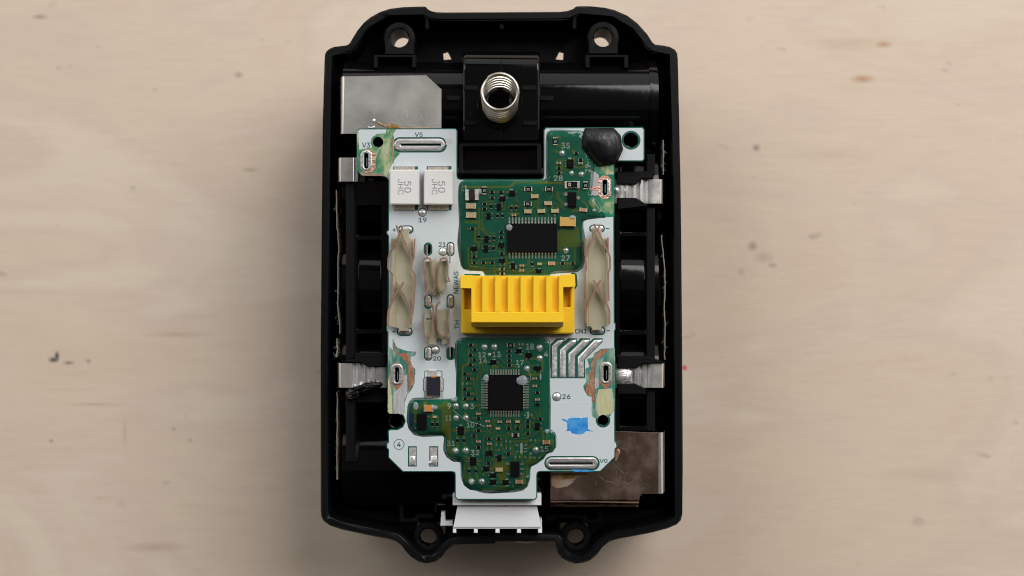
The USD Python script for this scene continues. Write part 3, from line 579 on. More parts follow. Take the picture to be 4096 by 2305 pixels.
for k, mt in (('a', 'scrape_mix'), ('b', 'scrape_teal'), ('c', 'scrape_teal')): put(slab(SCR[k].difference(HO), .002, .034), 'scraped_patch', mt, pcb)
def patch(pts, mt, z, amp=.07, seed=1, name='scraped_patch', clip=None):
    for p in polys(ragged(P(pts), amp * 1.5, .06, seed).intersection(BOARD)):
        if p.area > .03: put(slab(p, z - .01, z), name, mt, pcb)
patch(zq((660, 935), (900, 950), (980, 985), (680, 975), (640, 940)), 'flux_tan', .05, .07, 5)
patch(zl((1180, 1000), (1250, 960), (1255, 1200), (1215, 1300), (1210, 1449), (1195, 1470), (1075, 1470), (1070, 1200), (1185, 1100)), 'scrape_grey', .046, .06, 6)
patch(zl((1004, 1000), (1030, 1080), (1060, 1250), (1065, 1470), (1004, 1470)), 'scrape_tan', .05, .06, 7)
patch(zl((1062, 555), (1090, 600), (1100, 650), (1170, 690), (1240, 680), (1270, 720), (1300, 800), (1340, 920), (1340, 1050), (1290, 1170), (1272, 1150), (1265, 830), (1180, 740), (1070, 640)), 'copper_dull', .055, .06, 8, 'bare_copper')
patch(zr((1400, 1150), (1570, 1140), (1592, 1300), (1590, 1410), (1560, 1470), (1400, 1500), (1375, 1420), (1370, 1280)), 'scrape_tan', .046, .07, 9)
patch(zr((1530, 625), (1420, 650), (1350, 720), (1330, 770), (1290, 830), (1315, 890), (1280, 960), (1290, 1050), (1240, 1100), (1230, 1180), (1280, 1230), (1315, 1230), (1310, 1300), (1325, 1330), (1345, 1310), (1345, 800), (1500, 665)), 'copper_dull', .055, .05, 10, 'bare_copper')
patch(zr((1350, 1000), (1400, 1020), (1400, 1130), (1350, 1150)), 'scrape_grey', .05, .05, 11)
patch(zru((1305, 870), (1590, 840), (1597, 960), (1450, 960), (1320, 930)), 'scrape_mix', .03, .06, 12)
patch(zru((1300, 900), (1400, 960), (1395, 1100), (1395, 1230), (1300, 1230), (1285, 1100)), 'scrape_grey', .036, .08, 13)
patch(zru((1260, 1300), (1400, 1240), (1597, 1230), (1597, 1449), (1560, 1480), (1380, 1430), (1300, 1370)), 'scrape_mix', .036, .14, 14)
patch(zq((1060, 500), (1085, 510), (1080, 820), (1065, 820)), 'copper_dull', .05, .02, 17, 'bare_copper')
patch(zq((1745, 490), (1830, 495), (1835, 570), (1750, 575)), 'flux_faint', .04, .16, 18, 'flux_stain')
patch(y2((1050, 895), (1250, 900), (1330, 910), (1330, 925), (1080, 925)), 'ink_blue', .05, .05, 19, 'ink_smear')

# traces under the mask (flat print), one part
TR = [(zA, 9, ((150, 390), (1760, 390), (1950, 230), (2576, 230))), (zA, 4, ((1965, 560), (1950, 700), (2000, 800), (2050, 860))), (zA, 7, ((1110, 560), (1110, 740))), (zA, 7, ((1250, 555), (1720, 555))), (zA, 4, ((900, 920), (950, 860), (1250, 840), (1280, 750))), (zA, 6, ((1000, 940), (1320, 940))), (zA, 4, ((1670, 745), (1620, 840), (1610, 1100), (1570, 1130), (1420, 1130))), (zA, 9, ((1500, 860), (1500, 1000))),
      (zA, 11, ((1720, 1040), (1815, 1000), (2060, 1010))), (zA, 10, ((1740, 1240), (2040, 1240))), (zA, 7, ((780, 1080), (780, 1449))), (zA, 4, ((880, 1120), (880, 1449))), (zA, 9, ((2150, 470), (2240, 470))), (zA, 9, ((2450, 480), (2480, 660))), (zA, 8, ((2250, 1000), (2240, 1180))),
      (zB, 9, ((780, 0), (780, 260), (650, 285), (400, 285))), (zB, 9, ((645, 285), (645, 690), (760, 740), (760, 900))), (zB, 5, ((880, 0), (890, 260), (1060, 420), (1300, 430))), (zB, 6, ((800, 260), (1020, 470), (1100, 520), (1280, 520))), (zB, 10, ((770, 370), (770, 480))), (zB, 6, ((770, 610), (920, 605))), (zB, 6, ((1110, 690), (1270, 650))), (zB, 5, ((960, 700), (700, 720))), (zB, 5, ((590, 830), (430, 920), (430, 1449))), (zB, 9, ((540, 1030), (540, 1380))), (zB, 9, ((690, 1030), (690, 1180))), (zB, 6, ((880, 900), (870, 800))), (zB, 6, ((1100, 1000), (1300, 985), (1350, 900), (1400, 700), (1440, 600))), (zB, 6, ((1110, 830), (1250, 840))), (zB, 7, ((1440, 900), (1440, 1100))), (zB, 7, ((1580, 900), (1580, 1100))), (zB, 4, ((720, 1380), (800, 1270), (1500, 1220))), (zB, 14, ((360, 60), (690, 60))), (zB, 9, ((930, 1390), (1260, 1370))),
      (zF, 4, ((430, 0), (430, 480), (490, 540), (700, 540), (800, 440))), (zF, 5, ((1260, 400), (1265, 660), (1330, 790))), (zF, 8, ((1650, 230), (1640, 440), (1860, 390))), (zF, 4, ((1870, 650), (2000, 750), (2350, 750), (2576, 600))), (zF, 6, ((1440, 460), (1440, 600))), (zF, 6, ((1600, 460), (1600, 600))), (zF, 10, ((1340, 640), (1450, 600))), (zF, 4, ((2220, 500), (2350, 450), (2350, 260))), (zF, 5, ((2400, 560), (2400, 260))),
      (zC, 44, ((1000, 500), (1350, 500), (1350, 700), (1000, 700))), (zC, 20, ((1500, 300), (1550, 800))), (zC, 9, ((1450, 800), (1450, 1350))), (zC, 14, ((900, 900), (1060, 960))), (zC, 9, ((850, 1400), (1400, 1400))), (zC, 6, ((250, 1400), (600, 1400))),
      (zE, 10, ((0, 240), (1060, 260), (1100, 300))), (zE, 9, ((400, 465), (490, 465))), (zE, 4, ((720, 520), (730, 660), (570, 850))), (zE, 12, ((895, 580), (900, 740), (1060, 930), (1150, 960))), (zE, 13, ((260, 760), (260, 1100))), (zE, 5, ((150, 760), (150, 1020), (60, 1080), (200, 1280), (280, 1380))), (zE, 4, ((700, 910), (920, 940), (1080, 1080), (1290, 1080))), (zE, 12, ((905, 1040), (905, 1120))), (zE, 14, ((1400, 1150), (1600, 1150))), (zE, 9, ((1560, 470), (1560, 640))), (zE, 8, ((1680, 820), (1840, 980), (1840, 1060))), (zE, 10, ((490, 980), (490, 1200))), (zE, 5, ((600, 1240), (600, 1400))), (zE, 5, ((380, 1240), (380, 1400))), (zE, 9, ((720, 960), (720, 1120))), (zE, 9, ((1060, 600), (1150, 640))),
      (zD, 10, ((830, 690), (960, 740))), (zD, 9, ((880, 490), (990, 500))), (zD, 9, ((900, 210), (960, 250))), (zD, 12, ((1400, 670), (1420, 740))), (zD, 10, ((1420, 900), (1420, 1040))), (zD, 6, ((840, 1000), (900, 960), (1100, 990))), (zD, 9, ((860, 1000), (850, 1260))), (zD, 10, ((1010, 1100), (1010, 1400))), (zD, 8, ((1400, 1180), (1560, 1220), (1720, 1180))), (zD, 8, ((1560, 1100), (1700, 1090))), (zD, 14, ((1150, 1220), (1200, 1270))),
      (zG, 9, ((595, 480), (595, 930), (410, 1000), (405, 1449))), (zG, 8, ((740, 330), (860, 340))), (zG, 8, ((730, 640), (860, 630))), (zG, 8, ((740, 960), (860, 960))), (zG, 4, ((960, 920), (960, 1230), (900, 1300), (900, 1449))), (zG, 4, ((1040, 920), (1060, 1090), (1150, 1130), (1000, 1230), (980, 1330))), (zG, 4, ((1100, 960), (1210, 1090), (1210, 1270))), (zG, 4, ((1530, 900), (1730, 1060), (1870, 1060))), (zG, 4, ((1620, 740), (1810, 930))), (zG, 10, ((600, 1260), (690, 1260))), (zG, 14, ((1380, 1030), (1520, 1030))),
      (zH, 7, ((1000, 975), (1100, 980), (1150, 1060))), (zH, 4, ((1370, 620), (1480, 830), (1680, 1010), (1800, 990))), (zH, 7, ((2020, 850), (2020, 1170), (1930, 1250))), (zH, 9, ((1650, 770), (1800, 770))), (zH, 9, ((1480, 1270), (1900, 1280))), (zH, 8, ((1640, 1130), (1740, 1180))),
      (zI, 9, ((410, 0), (410, 760))), (zI, 12, ((420, 760), (480, 880))), (zI, 11, ((590, 280), (660, 280))), (zI, 11, ((590, 440), (660, 440))), (zI, 11, ((700, 130), (760, 130))), (zI, 11, ((700, 605), (760, 605))), (zI, 10, ((590, 765), (720, 765))), (zI, 4, ((760, 140), (770, 400), (850, 480), (860, 600), (1000, 760))), (zI, 4, ((870, 0), (860, 340), (900, 400))), (zI, 9, ((790, 1000), (980, 960))), (zI, 5, ((860, 1200), (980, 1080))), (zI, 4, ((1000, 1240), (1120, 1240), (1210, 1130))), (zI, 12, ((190, 1230), (195, 1300))), (zI, 12, ((500, 1230), (505, 1300))),
      (zJ, 36, ((1330, 500), (1330, 1449))), (zJ, 20, ((300, 560), (620, 560))), (zJ, 20, ((330, 560), (320, 900))), (zJ, 14, ((660, 300), (650, 500))), (zJ, 20, ((900, 560), (1330, 560))), (zJ, 8, ((760, 870), (890, 870))), (zJ, 9, ((900, 700), (900, 1050))), (zJ, 9, ((1060, 900), (1040, 1050))), (zJ, 10, ((1040, 1200), (1040, 1300))), (zJ, 11, ((1560, 1300), (1640, 1300))), (zJ, 11, ((1950, 1300), (2030, 1300))), (zJ, 11, ((1850, 400), (1850, 0))), (zJ, 10, ((2200, 910), (2290, 910))), (zJ, 10, ((2200, 1300), (2290, 1300))), (zJ, 10, ((2200, 120), (2230, 120))),
      (zK, 4, ((430, 260), (400, 480), (340, 640), (280, 700), (60, 690))), (zK, 4, ((600, 260), (480, 310), (480, 660), (450, 740), (230, 760), (110, 880), (110, 1449))), (zK, 4, ((390, 930), (470, 820), (880, 820), (990, 920), (1480, 920), (1540, 860), (1690, 850), (1820, 720), (1960, 630))), (zK, 4, ((840, 260), (900, 290), (1260, 290), (1300, 320), (1300, 560))), (zK, 4, ((1450, 400), (1380, 470), (1380, 640), (1300, 720))), (zK, 4, ((1000, 620), (1040, 690), (1130, 700), (1200, 760))), (zK, 8, ((1610, 400), (1610, 700))), (zK, 9, ((900, 740), (1000, 800))), (zK, 8, ((1380, 800), (1450, 740))), (zK, 9, ((1000, 1020), (1480, 1010), (1640, 970))), (zK, 8, ((1500, 1060), (1500, 1120))), (zK, 8, ((540, 960), (520, 1100))), (zK, 7, ((690, 960), (690, 1130), (740, 1280), (840, 1380))), (zK, 8, ((980, 1040), (980, 1230))), (zK, 9, ((840, 1130), (840, 1220))), (zK, 9, ((840, 900), (840, 1000))), (zK, 9, ((500, 1290), (590, 1290))), (zK, 4, ((1150, 1120), (1080, 1160), (1070, 1400), (1000, 1449))), (zK, 10, ((2030, 700), (2030, 980))), (zK, 6, ((2150, 780), (2150, 980))), (zK, 16, ((2300, 1000), (2400, 1250), (2250, 1380))), (zK, 9, ((1480, 1250), (1640, 1180), (1820, 1040))), (zK, 10, ((1820, 980), (1900, 980))), (zK, 8, ((1930, 0), (1930, 180))), (zK, 10, ((1660, 190), (1740, 280))), (zK, 10, ((1720, 430), (1770, 470))), (zK, 5, ((1700, 0), (1850, 130), (1850, 260))), (zK, 9, ((980, 440), (990, 500))), (zK, 9, ((1150, 490), (1150, 560))), (zK, 9, ((220, 560), (220, 620))), (zK, 8, ((860, 420), (850, 560))),
      (zL, 20, ((100, 0), (100, 640), (300, 800))), (zL, 22, ((600, 1000), (620, 1449))), (zL, 11, ((400, 250), (400, 400))), (zL, 11, ((612, 250), (640, 400))), (zL, 11, ((400, 0), (400, 100))), (zL, 11, ((600, 40), (612, 100))), (zL, 4, ((860, 60), (870, 240), (1000, 380))), (zL, 8, ((1020, 60), (1040, 180))), (zL, 11, ((650, 690), (740, 740))), (zL, 11, ((650, 850), (760, 850))), (zL, 11, ((1050, 840), (1140, 830))), (zL, 11, ((1060, 930), (1130, 990))), (zL, 11, ((780, 950), (780, 1070))), (zL, 8, ((920, 1000), (1000, 1070))), (zL, 11, ((780, 1240), (800, 1449))), (zL, 11, ((1000, 1240), (1050, 1400))), (zL, 4, ((1240, 60), (1240, 1000))), (zL, 9, ((1350, 330), (1350, 460))), (zL, 9, ((1510, 330), (1510, 460))), (zL, 4, ((1540, 560), (1600, 660), (1650, 660))), (zL, 14, ((1540, 780), (1640, 810))), (zL, 10, ((1850, 735), (1940, 735))), (zL, 22, ((1640, 950), (2000, 940))), (zL, 20, ((1500, 1090), (1640, 1100))), (zL, 18, ((1880, 1060), (2100, 1100))), (zL, 30, ((1820, 1220), (1850, 1400))), (zL, 9, ((2270, 600), (2270, 840))), (zL, 12, ((1240, 1280), (1280, 1200))), (zL, 9, ((2130, 620), (2150, 560), (2220, 320), (2300, 310))),
      (zM, 10, ((50, 1270), (1300, 1270))), (zM, 26, ((1580, 380), (1570, 800))), (zM, 16, ((1600, 380), (1900, 370))), (zM, 8, ((560, 1170), (820, 1170))), (zM, 12, ((1065, 1160), (1066, 1200))), (zM, 12, ((1390, 1160), (1391, 1200))), (zM, 7, ((2080, 100), (1920, 240))), (zM, 11, ((1280, 240), (1460, 240))), (zM, 10, ((1610, 250), (1760, 250))), (zM, 24, ((1380, 900), (1400, 1050))), (zM, 10, ((1370, 360), (1380, 440))), (zM, 9, ((1340, 120), (1350, 220))), (zM, 8, ((1600, 140), (1600, 230)))]
rg = unary_union([UP, LO]).buffer(-.25).intersection(BOARD)
# far-field tracks of the lower mask edge follow the outline of the copper pour
tr = unary_union([L(z(*p), w) for z, w, p in TR]).intersection(rg)
data(put(slab(tr, .004, .02), 'copper_traces', 'trace_olive', pcb), kind='stuff')

patch(zJ((150, 760), (250, 720), (290, 760), (280, 1000), (230, 1190), (150, 1180)), 'ink_navy', .03, .1, 21, 'ink_smear')

# chip components --------------------------------------------------
def chip(name, x, y, rot, Lp, Wp, H, bodymat, tf=.24, tmat='tin', z0=.05, ang=0, text=None, flip=False):
    a, b = Lp * S / 2, Wp * S / 2; ti = Lp * S * tf
    ms = [(bx(-a + ti * .8, -b * .94, z0, a - ti * .8, b * .94, z0 + H, .03), bodymat), (bx(-a, -b, .02, -a + ti, b, z0 + H * 1.04, .05), tmat), (bx(a - ti, -b, .02, a, b, z0 + H * 1.04, .05), tmat)]
    th = math.radians((90 if rot == 'v' else 0) + ang + RNG.normal(0, .8)); c, s = math.cos(th), math.sin(th); o = XY(x, y, 0)
    par = None
    for i, (m, mt) in enumerate(ms):
        v = np.array(m.vertices); v[:, :2] = v[:, :2] @ np.array([[c, s], [-s, c]]) + o; m.vertices = v
        if i == 0: par = put(m, name, mt, pcb)
        else: put(m, 'terminal', mt, par)
    if text:
        w, h = Lp * .36, Wp * .52
        if rot == 'h': t = ztext(text, x - w / 2, y - h / 2, x + w / 2, y + h / 2, 180 if flip else 0, z0 + H + .003)
        else: t = ztext(text, x - h / 2, y - w / 2, x + h / 2, y + w / 2, 90, z0 + H + .003)
        put(t, 'marking', 'silk_text', par)
    return par
def many(z, name, rows, Lp, Wp, H, mat, **kw):
    for r in rows: (x, y), = z((r[0], r[1])); chip(name, x, y, r[2] if len(r) > 2 else 'h', Lp, Wp, H, mat, **kw)
R = dict(Lp=20.5, Wp=10, H=.3, mat='black_part')
many(zA, 'resistor', [(1190, 555), (1480, 560), (1200, 745), (950, 940), (950, 1100), (1165, 1020, 'v'), (1815, 1070, 'v'), (1975, 1070, 'v'), (1370, 1325, 'v'), (1530, 1320, 'v')], **R)
many(zB, 'resistor', [(565, 285), (765, 545, 'v'), (1265, 590, 'v'), (1245, 920, 'v'), (1510, 1100), (615, 1185), (615, 1385), (915, 1380), (1200, 1370), (1490, 400), (1490, 560)], **R)
many(zF, 'resistor', [(1515, 620), (1520, 770)], **R)
many(g2, 'resistor', [(545, 828, 'v'), (933, 822), (1065, 822)], **R)
many(zD, 'resistor', [(1490, 760), (1625, 975), (935, 1240), (935, 1395)], **R)
many(zG, 'resistor', [(665, 320), (800, 475), (660, 650), (795, 805), (660, 965), (795, 1125), (475, 1250), (595, 1405)], **R)
many(zH, 'resistor', [(940, 520), (940, 680), (940, 830), (945, 975)], **R)
many(zI, 'resistor', [(475, 445), (600, 605), (490, 770), (805, 770), (920, 1400)], **R)
many(zr, 'resistor', [(610, 1195), (610, 1347)], **R)
many(y2, 'resistor', [(610, 60)], **R)
many(zJ, 'resistor', [(885, 1110, 'v'), (1043, 1110, 'v'), (2365, 1115), (2365, 1305)], **R)
many(zK, 'resistor', [(925, 595), (1215, 590), (1540, 365), (1530, 525), (1540, 755), (1940, 290), (295, 930), (605, 930)], **R)
many(zL, 'resistor', [(400, 180, 'v'), (612, 180, 'v'), (935, 15), (1080, 400), (782, 1160, 'v'), (998, 1160, 'v'), (2040, 605), (1400, 915)], **R)
chip('inductor', *zK((1140, 810))[0], 'h', 31, 14.5, .5, 'black_part')
Kc = dict(Lp=18.5, Wp=9.5, H=.45)
many(zA, 'capacitor', [(1895, 1295)], mat='cap_brown', **Kc)
many(zF, 'capacitor', [(2150, 505), (2150, 660)], mat='cap_brown', **Kc)
many(g2, 'capacitor', [(638, 825)], mat='cap_beige', **Kc)
many(zD, 'capacitor', [(925, 1075), (1625, 1080)], mat='cap_brown', **Kc)
many(zH, 'capacitor', [(1320, 305), (1760, 1400)], mat='cap_brown', **Kc)
many(zI, 'capacitor', [(910, 1250)], mat='cap_brown', **Kc)
many(zr, 'capacitor', [(575, 1108), (610, 1283)], mat='cap_brown', **Kc)
many(zJ, 'capacitor', [(965, 865)], mat='cap_beige', **Kc)
many(zK, 'capacitor', [(245, 360), (285, 515), (635, 380), (920, 375), (300, 1090)], mat='cap_brown', **Kc)
many(zK, 'capacitor', [(1210, 375), (575, 595)], mat='cap_beige', **Kc)
many(zL, 'capacitor', [(1075, 210)], mat='cap_brown', **Kc)
Kb = dict(Lp=30.5, Wp=16, H=.7, tf=.17)
many(zA, 'capacitor', [(2345, 1180)], mat='cap_beige', **Kb)
many(zE, 'capacitor', [(150, 695), (580, 920), (365, 1170), (800, 1165)], mat='cap_beige', **Kb)
many(zL, 'capacitor', [(1745, 1110)], mat='cap_beige', **Kb)
many(zK, 'capacitor', [(2135, 1035)], mat='cap_brown', **Kb)
many(zM, 'capacitor', [(1265, 1015)], mat='cap_brown', **Kb)
chip('capacitor', *g2((793, 818))[0], 'h', 29, 15, .5, 'cap_pink', tf=.17)
chip('capacitor', *zE((1715, 1130))[0], 'h', 32, 15, .5, 'cap_pink', tf=.2, ang=-8)
many(zA, 'capacitor', [(515, 1005), (520, 1300)], Lp=41, Wp=22.5, H=.9, mat='cap_beige', tf=.25)
data(chip('capacitor', 2270.6, 888, 'h', 64, 38, 1.3, 'cap_gold', tf=.12, tmat='cap_gold'), label='large golden ceramic capacitor beside the upper chip')
data(chip('capacitor', *zJ((770, 580))[0], 'h', 39, 27, 1.1, 'cap_orange', tf=.24), label='orange ceramic capacitor')
chip('inductor', *zA((545, 650))[0], 'h', 53, 43, 1.1, 'ferrite', tf=.27, tmat='solder')
for z, x, y, r, fl in ((zA, 940, 505, 'v', 0), (zA, 2355, 460, 'h', 0), (zA, 2345, 935, 'h', 0), (zE, 610, 460, 'h', 1), (zE, 1785, 340, 'v', 0), (zD, 810, 370, 'v', 0)):
    chip('resistor', *z((x, y))[0], r, 32, 17.5, .4, 'black_part', tf=.16, text='151', flip=fl)
chip('resistor', *zH((985, 335))[0], 'h', 31, 17, .4, 'black_part', tf=.16, text='101')
p_ = chip('diode', *zE((1355, 325))[0], 'h', 60, 29, .6, 'pin_metal', tf=.17)
put(pbx(*zE((1190, 235))[0], *zE((1515, 420))[0], .66, .72, .02, 0), 'diode_top', 'black_part', p_)
put(slab(P(zE((1240, 265), (1300, 265), (1300, 370), (1240, 370))).difference(P(zE((1256, 282), (1285, 282), (1285, 352), (1256, 352)))), .721, .735), 'marking', 'silk_text', p_)

def sot(z, cx_, cy_, w, h, pins, H=.75, name='transistor', pw=5.5, pl=9, silk=(), mat='black_ic'):
    (x, y), = z((cx_, cy_)); w, h = w / 8.05, h / 8.05
    p = put(pbx(x - w / 2, y - h / 2, x + w / 2, y + h / 2, .08, H, .1), name, mat, pcb)
    for q in pins:
        (a, b), = z(q[:2]); hor = abs(a - x) / w > abs(b - y) / h
        l, t = (pl, pw) if hor else (pw, pl)
        put(pbx(a - l / 2, b - t / 2, a + l / 2, b + t / 2, .02, .22, .05, 0), 'pin', 'pin_metal', p)
    for q in silk:
        (a, b), = z(q[:2]); sx, sy = (q[2], q[3]) if len(q) > 2 else (14, 5)
        put(slab(rnd(B(a - sx / 2, b - sy / 2, a + sx / 2, b + sy / 2), .08), .01, .035), 'silk_mark', 'silk_text', pcb)
    return p
sot(zA, 1845, 590, 200, 140, [(1720, 555), (1965, 555)], silk=[(1810, 470), (1805, 660, 12, 3)])
sot(zA, 1530, 755, 190, 130, [(1415, 745), (1670, 745)], silk=[(1510, 670), (1510, 835, 12, 4)])
sot(zA, 1415, 1020, 140, 200, [(1320, 940), (1325, 1090), (1510, 1020)])
sot(zA, 1085, 1320, 130, 180, [(990, 1325), (1185, 1250), (1185, 1400)])
sot(zB, 1015, 610, 140, 200, [(915, 605), (1105, 525), (1108, 685)])
sot(zB, 1000, 920, 140, 200, [(905, 920), (1090, 850), (1095, 1000)])
sot(zB, 1495, 810, 170, 150, [(1495, 710), (1435, 900), (1565, 900)])
sot(zB, 610, 920, 200, 120, [(610, 830), (535, 1030), (690, 1030)])
sot(zB, 1515, 1315, 180, 130, [(1510, 1240), (1445, 1415), (1595, 1415)])
sot(zF, 1870, 525, 130, 200, [(1870, 400), (1870, 645)], silk=[(1785, 545, 6, 14), (1960, 550, 5, 14)])
sot(zC, 280, 1650, 180, 120, [], silk=[(310, 1570, 12, 4)])
sot(zE, 1355, 790, 260, 470, [(1160, 625), (1160, 950), (1555, 740)], H=1.0, pw=14, pl=14)
sot(zD, 1300, 1085, 210, 260, [(1150, 995), (1150, 1080), (1150, 1160), (1410, 1180)], H=.8, silk=[(1280, 915, 13, 7)], pw=5, pl=7)
sot(zG, 1395, 880, 190, 130, [(1270, 880), (1525, 880)], silk=[(1425, 795), (1425, 972)])
sot(zH, 1255, 520, 180, 110, [(1140, 525), (1365, 525)], silk=[(1295, 420, 13, 5), (1290, 612, 15, 5)])
sot(zH, 1570, 660, 190, 150, [(1570, 565), (1500, 760), (1640, 760)])
sot(zH, 1850, 1080, 210, 130, [(1855, 990), (1770, 1170), (1940, 1170)])
sot(zJ, 535, 1025, 310, 500, [(735, 860), (340, 1015), (340, 1230)], H=1.1, name='regulator', pw=6, pl=8)
for z, x, y in ((zJ, 1800, 1315), (zL, 905, 850)):
    sot(z, x, y, 190, 250, [(x + d, y + e) for d in (-133, 127) for e in (-88, 0, 78)], name='small_chip', pw=4.5, pl=7, silk=[(x, y - 178, 11, 5)] if z is zJ else [])
sot(zK, 1850, 530, 150, 200, [(1760, 520), (1965, 440), (1965, 595)])
sot(zL, 1430, 590, 200, 150, [(1355, 480), (1505, 480), (1430, 680)])
sot(zL, 1755, 745, 130, 185, [(1655, 655), (1655, 805), (1840, 735)])
sot(zL, 1330, 1095, 185, 150, [(1200, 1095), (1455, 1095)], silk=[(1360, 1008), (1360, 1195, 13, 5)])
sot(zL, 1555, 1305, 190, 120, [(1420, 1305), (1680, 1305)], silk=[(1525, 1215, 13, 6), (1540, 1410, 18, 4)])
sot(zM, 420, 1045, 195, 135, [(295, 1045), (555, 1045)], silk=[(455, 1145, 13, 5)])
sot(zM, 825, 1045, 190, 130, [(700, 1045), (960, 1045)], silk=[(860, 950, 13, 6), (870, 1150, 14, 5)])
sot(zL, 2252, 1110, 275, 485, [(2475, 940), (2480, 1095), (2480, 1250), (2040, 940), (2040, 1250)], H=1.0, name='small_chip', pw=7, pl=18)
# the two big chips
def bigchip(x0, y0, x1, y1, H, pins):
    p = put(slab(rnd(B(x0, y0, x1, y1, H), .12), .12, H, .12), 'chip', 'black_ic', pcb)
    for ax, ay, bx_, by_ in pins:     # inner end, outer end
        d = np.array([bx_ - ax, by_ - ay], float); l = np.hypot(*d); d /= l; n = np.array([-d[1], d[0]])
        A = np.array([ax, ay], float); w = 2.9
        m = []
        for (s0, za), (s1, zb) in zip([(-5, H * .5), (1.5, H * .5), (7, .12)], [(1.5, H * .5), (7, .12), (l + 4, .10)]):
            q = [(*XY(*(A + d * s0 + n * w), 0), za), (*XY(*(A + d * s1 + n * w), 0), zb), (*XY(*(A + d * s1 - n * w), 0), zb), (*XY(*(A + d * s0 - n * w), 0), za)]
            b = [(x, y, z - .09) for x, y, z in q]; m.append(trimesh.Trimesh(q + b, [(0, 1, 2), (0, 2, 3), (0, 4, 5), (0, 5, 1), (2, 6, 7), (2, 7, 3), (1, 5, 6), (1, 6, 2)], process=False))
        put(trimesh.util.concatenate(m), 'pin', 'pin_metal', p)
    return p
pins = [(2037.6 + 13 * k, 890, 2037.6 + 13 * k, 874) for k in range(15)] + [(2038 + 13.1 * k, 1015, 2038 + 13.1 * k, 1031) for k in range(15)]
data(bigchip(2030, 894, 2229, 1010, 1.15, pins), label='wide black chip with pins along two sides')
pins = [(1963.2 + 10.17 * k, 1497, 1963.2 + 10.17 * k, 1482) for k in range(12)] + [(1963.5 + 10.2 * k, 1647, 1963.5 + 10.2 * k, 1664) for k in range(12)] + [(1946, 1517.4 + 10.3 * k, 1928, 1517.4 + 10.3 * k) for k in range(12)] + [(2095, 1517 + 10.3 * k, 2112, 1517 + 10.3 * k) for k in range(12)]
data(bigchip(1952, 1500, 2092, 1642, 1.15, pins), label='square black chip with pins on all four sides')

# solder balls and pads
def sb(x, y, r, ring=False):
    p = put(ball(x, y, r, r * S * .52, .02), 'solder_ball', 'solder', pcb, True)
for z, rows in ((zD, [(1030, 750, 14), (1330, 1395, 11.5), (1650, 1425, 13.5)]), (zG, [(1110, 390, 14), (1425, 385, 14), (1270, 640, 8)]), (zH, [(1915, 415, 15.5), (1920, 755, 14.7), (1510, 1090, 14.3)]), (zJ, [(1640, 520, 13.7), (1955, 530, 13.8), (1640, 905, 13.9), (1960, 905, 14.2)]), (zK, [(1795, 1290, 14.7)]), (zL, [(335, 510, 15.5), (670, 505, 14.7)])):
    for x, y, r in rows: sb(*z((x, y))[0], r)
for x, y, r in ((2263, 1003, 14), (1886, 1927, 15), (1927, 1927, 14.5), (1689, 850, 15.5), (1771, 1007, 15), (1741.5, 1400, 15.5), (2227, 1587, 16)): sb(x, y, r)
def pad(x, y, w, h): put(slab(B(x - w / 2, y - h / 2, x + w / 2, y + h / 2), .01, .07, .03), 'solder_pad', 'solder', pcb)
for z, rows in ((zK, [(1195, 1135, 13, 4), (1195, 1340, 13, 4), (1465, 1135, 13, 4), (1460, 1240, 13, 4), (1465, 1345, 13, 4)] + [(x, y, 6, 8) for x, y in ((530, 1130), (680, 1130), (845, 1020), (970, 1020), (845, 1245), (980, 1245), (610, 1290), (1645, 975), (1780, 975), (1445, 165), (1665, 155))]), (zM, [(x, y, 5, 8) for x, y in ((1135, 225), (1275, 225), (1465, 240), (1605, 245), (1760, 255), (1905, 255))]), (zI, [(405, 280, 7, 9), (550, 280, 6, 9)])):
    for x, y, w, h in rows: pad(*z((x, y))[0], w, h)
# through-hole pads with slots
def octa(x0, y0, x1, y1, c): return P([(x0 + c, y0), (x1 - c, y0), (x1, y0 + c), (x1, y1 - c), (x1 - c, y1), (x0 + c, y1), (x0, y1 - c), (x0, y0 + c)])
def slotpad(outer, hole, mt, inner=None, lab=None):
    p = put(slab(outer.difference(hole.buffer(.05)), .01, .075, .03), 'slot_pad', mt, pcb)
    if inner is not None: put(dome(inner.difference(hole.buffer(.02)), [(0, .08), (-.12, .16), (-.25, .18)], .03), 'solder_ring', 'solder_rough', p, 50)
H_ = [stad(*s) for s in slots]
slotpad(octa(1441, 600, 1503, 690, 18), H_[0], 'copper', rnd(P([(1450, 606), (1470, 600), (1488, 612), (1490, 660), (1480, 680), (1458, 685), (1443, 670), (1441, 620)]), .1))
slotpad(unary_union([octa(2393, 703, 2445, 796, 15), P(zE((1900, 400), (2120, 400), (2200, 360), (2250, 360), (2250, 540), (2180, 500), (1900, 490)))]), H_[1], 'copper', octa(2402, 716, 2441, 786, 12))
slotpad(unary_union([octa(1562, 1452, 1613, 1548, 15), P([(1566, 1535), (1610, 1535), (1588, 1562)])]), H_[2], 'copper_dull', octa(1565, 1456, 1611, 1540, 12))
slotpad(unary_union([octa(2397, 1447, 2450, 1545, 15), P([(2402, 1532), (2446, 1532), (2424, 1560)])]), H_[3], 'copper_dull', octa(2400, 1450, 2448, 1535, 12))
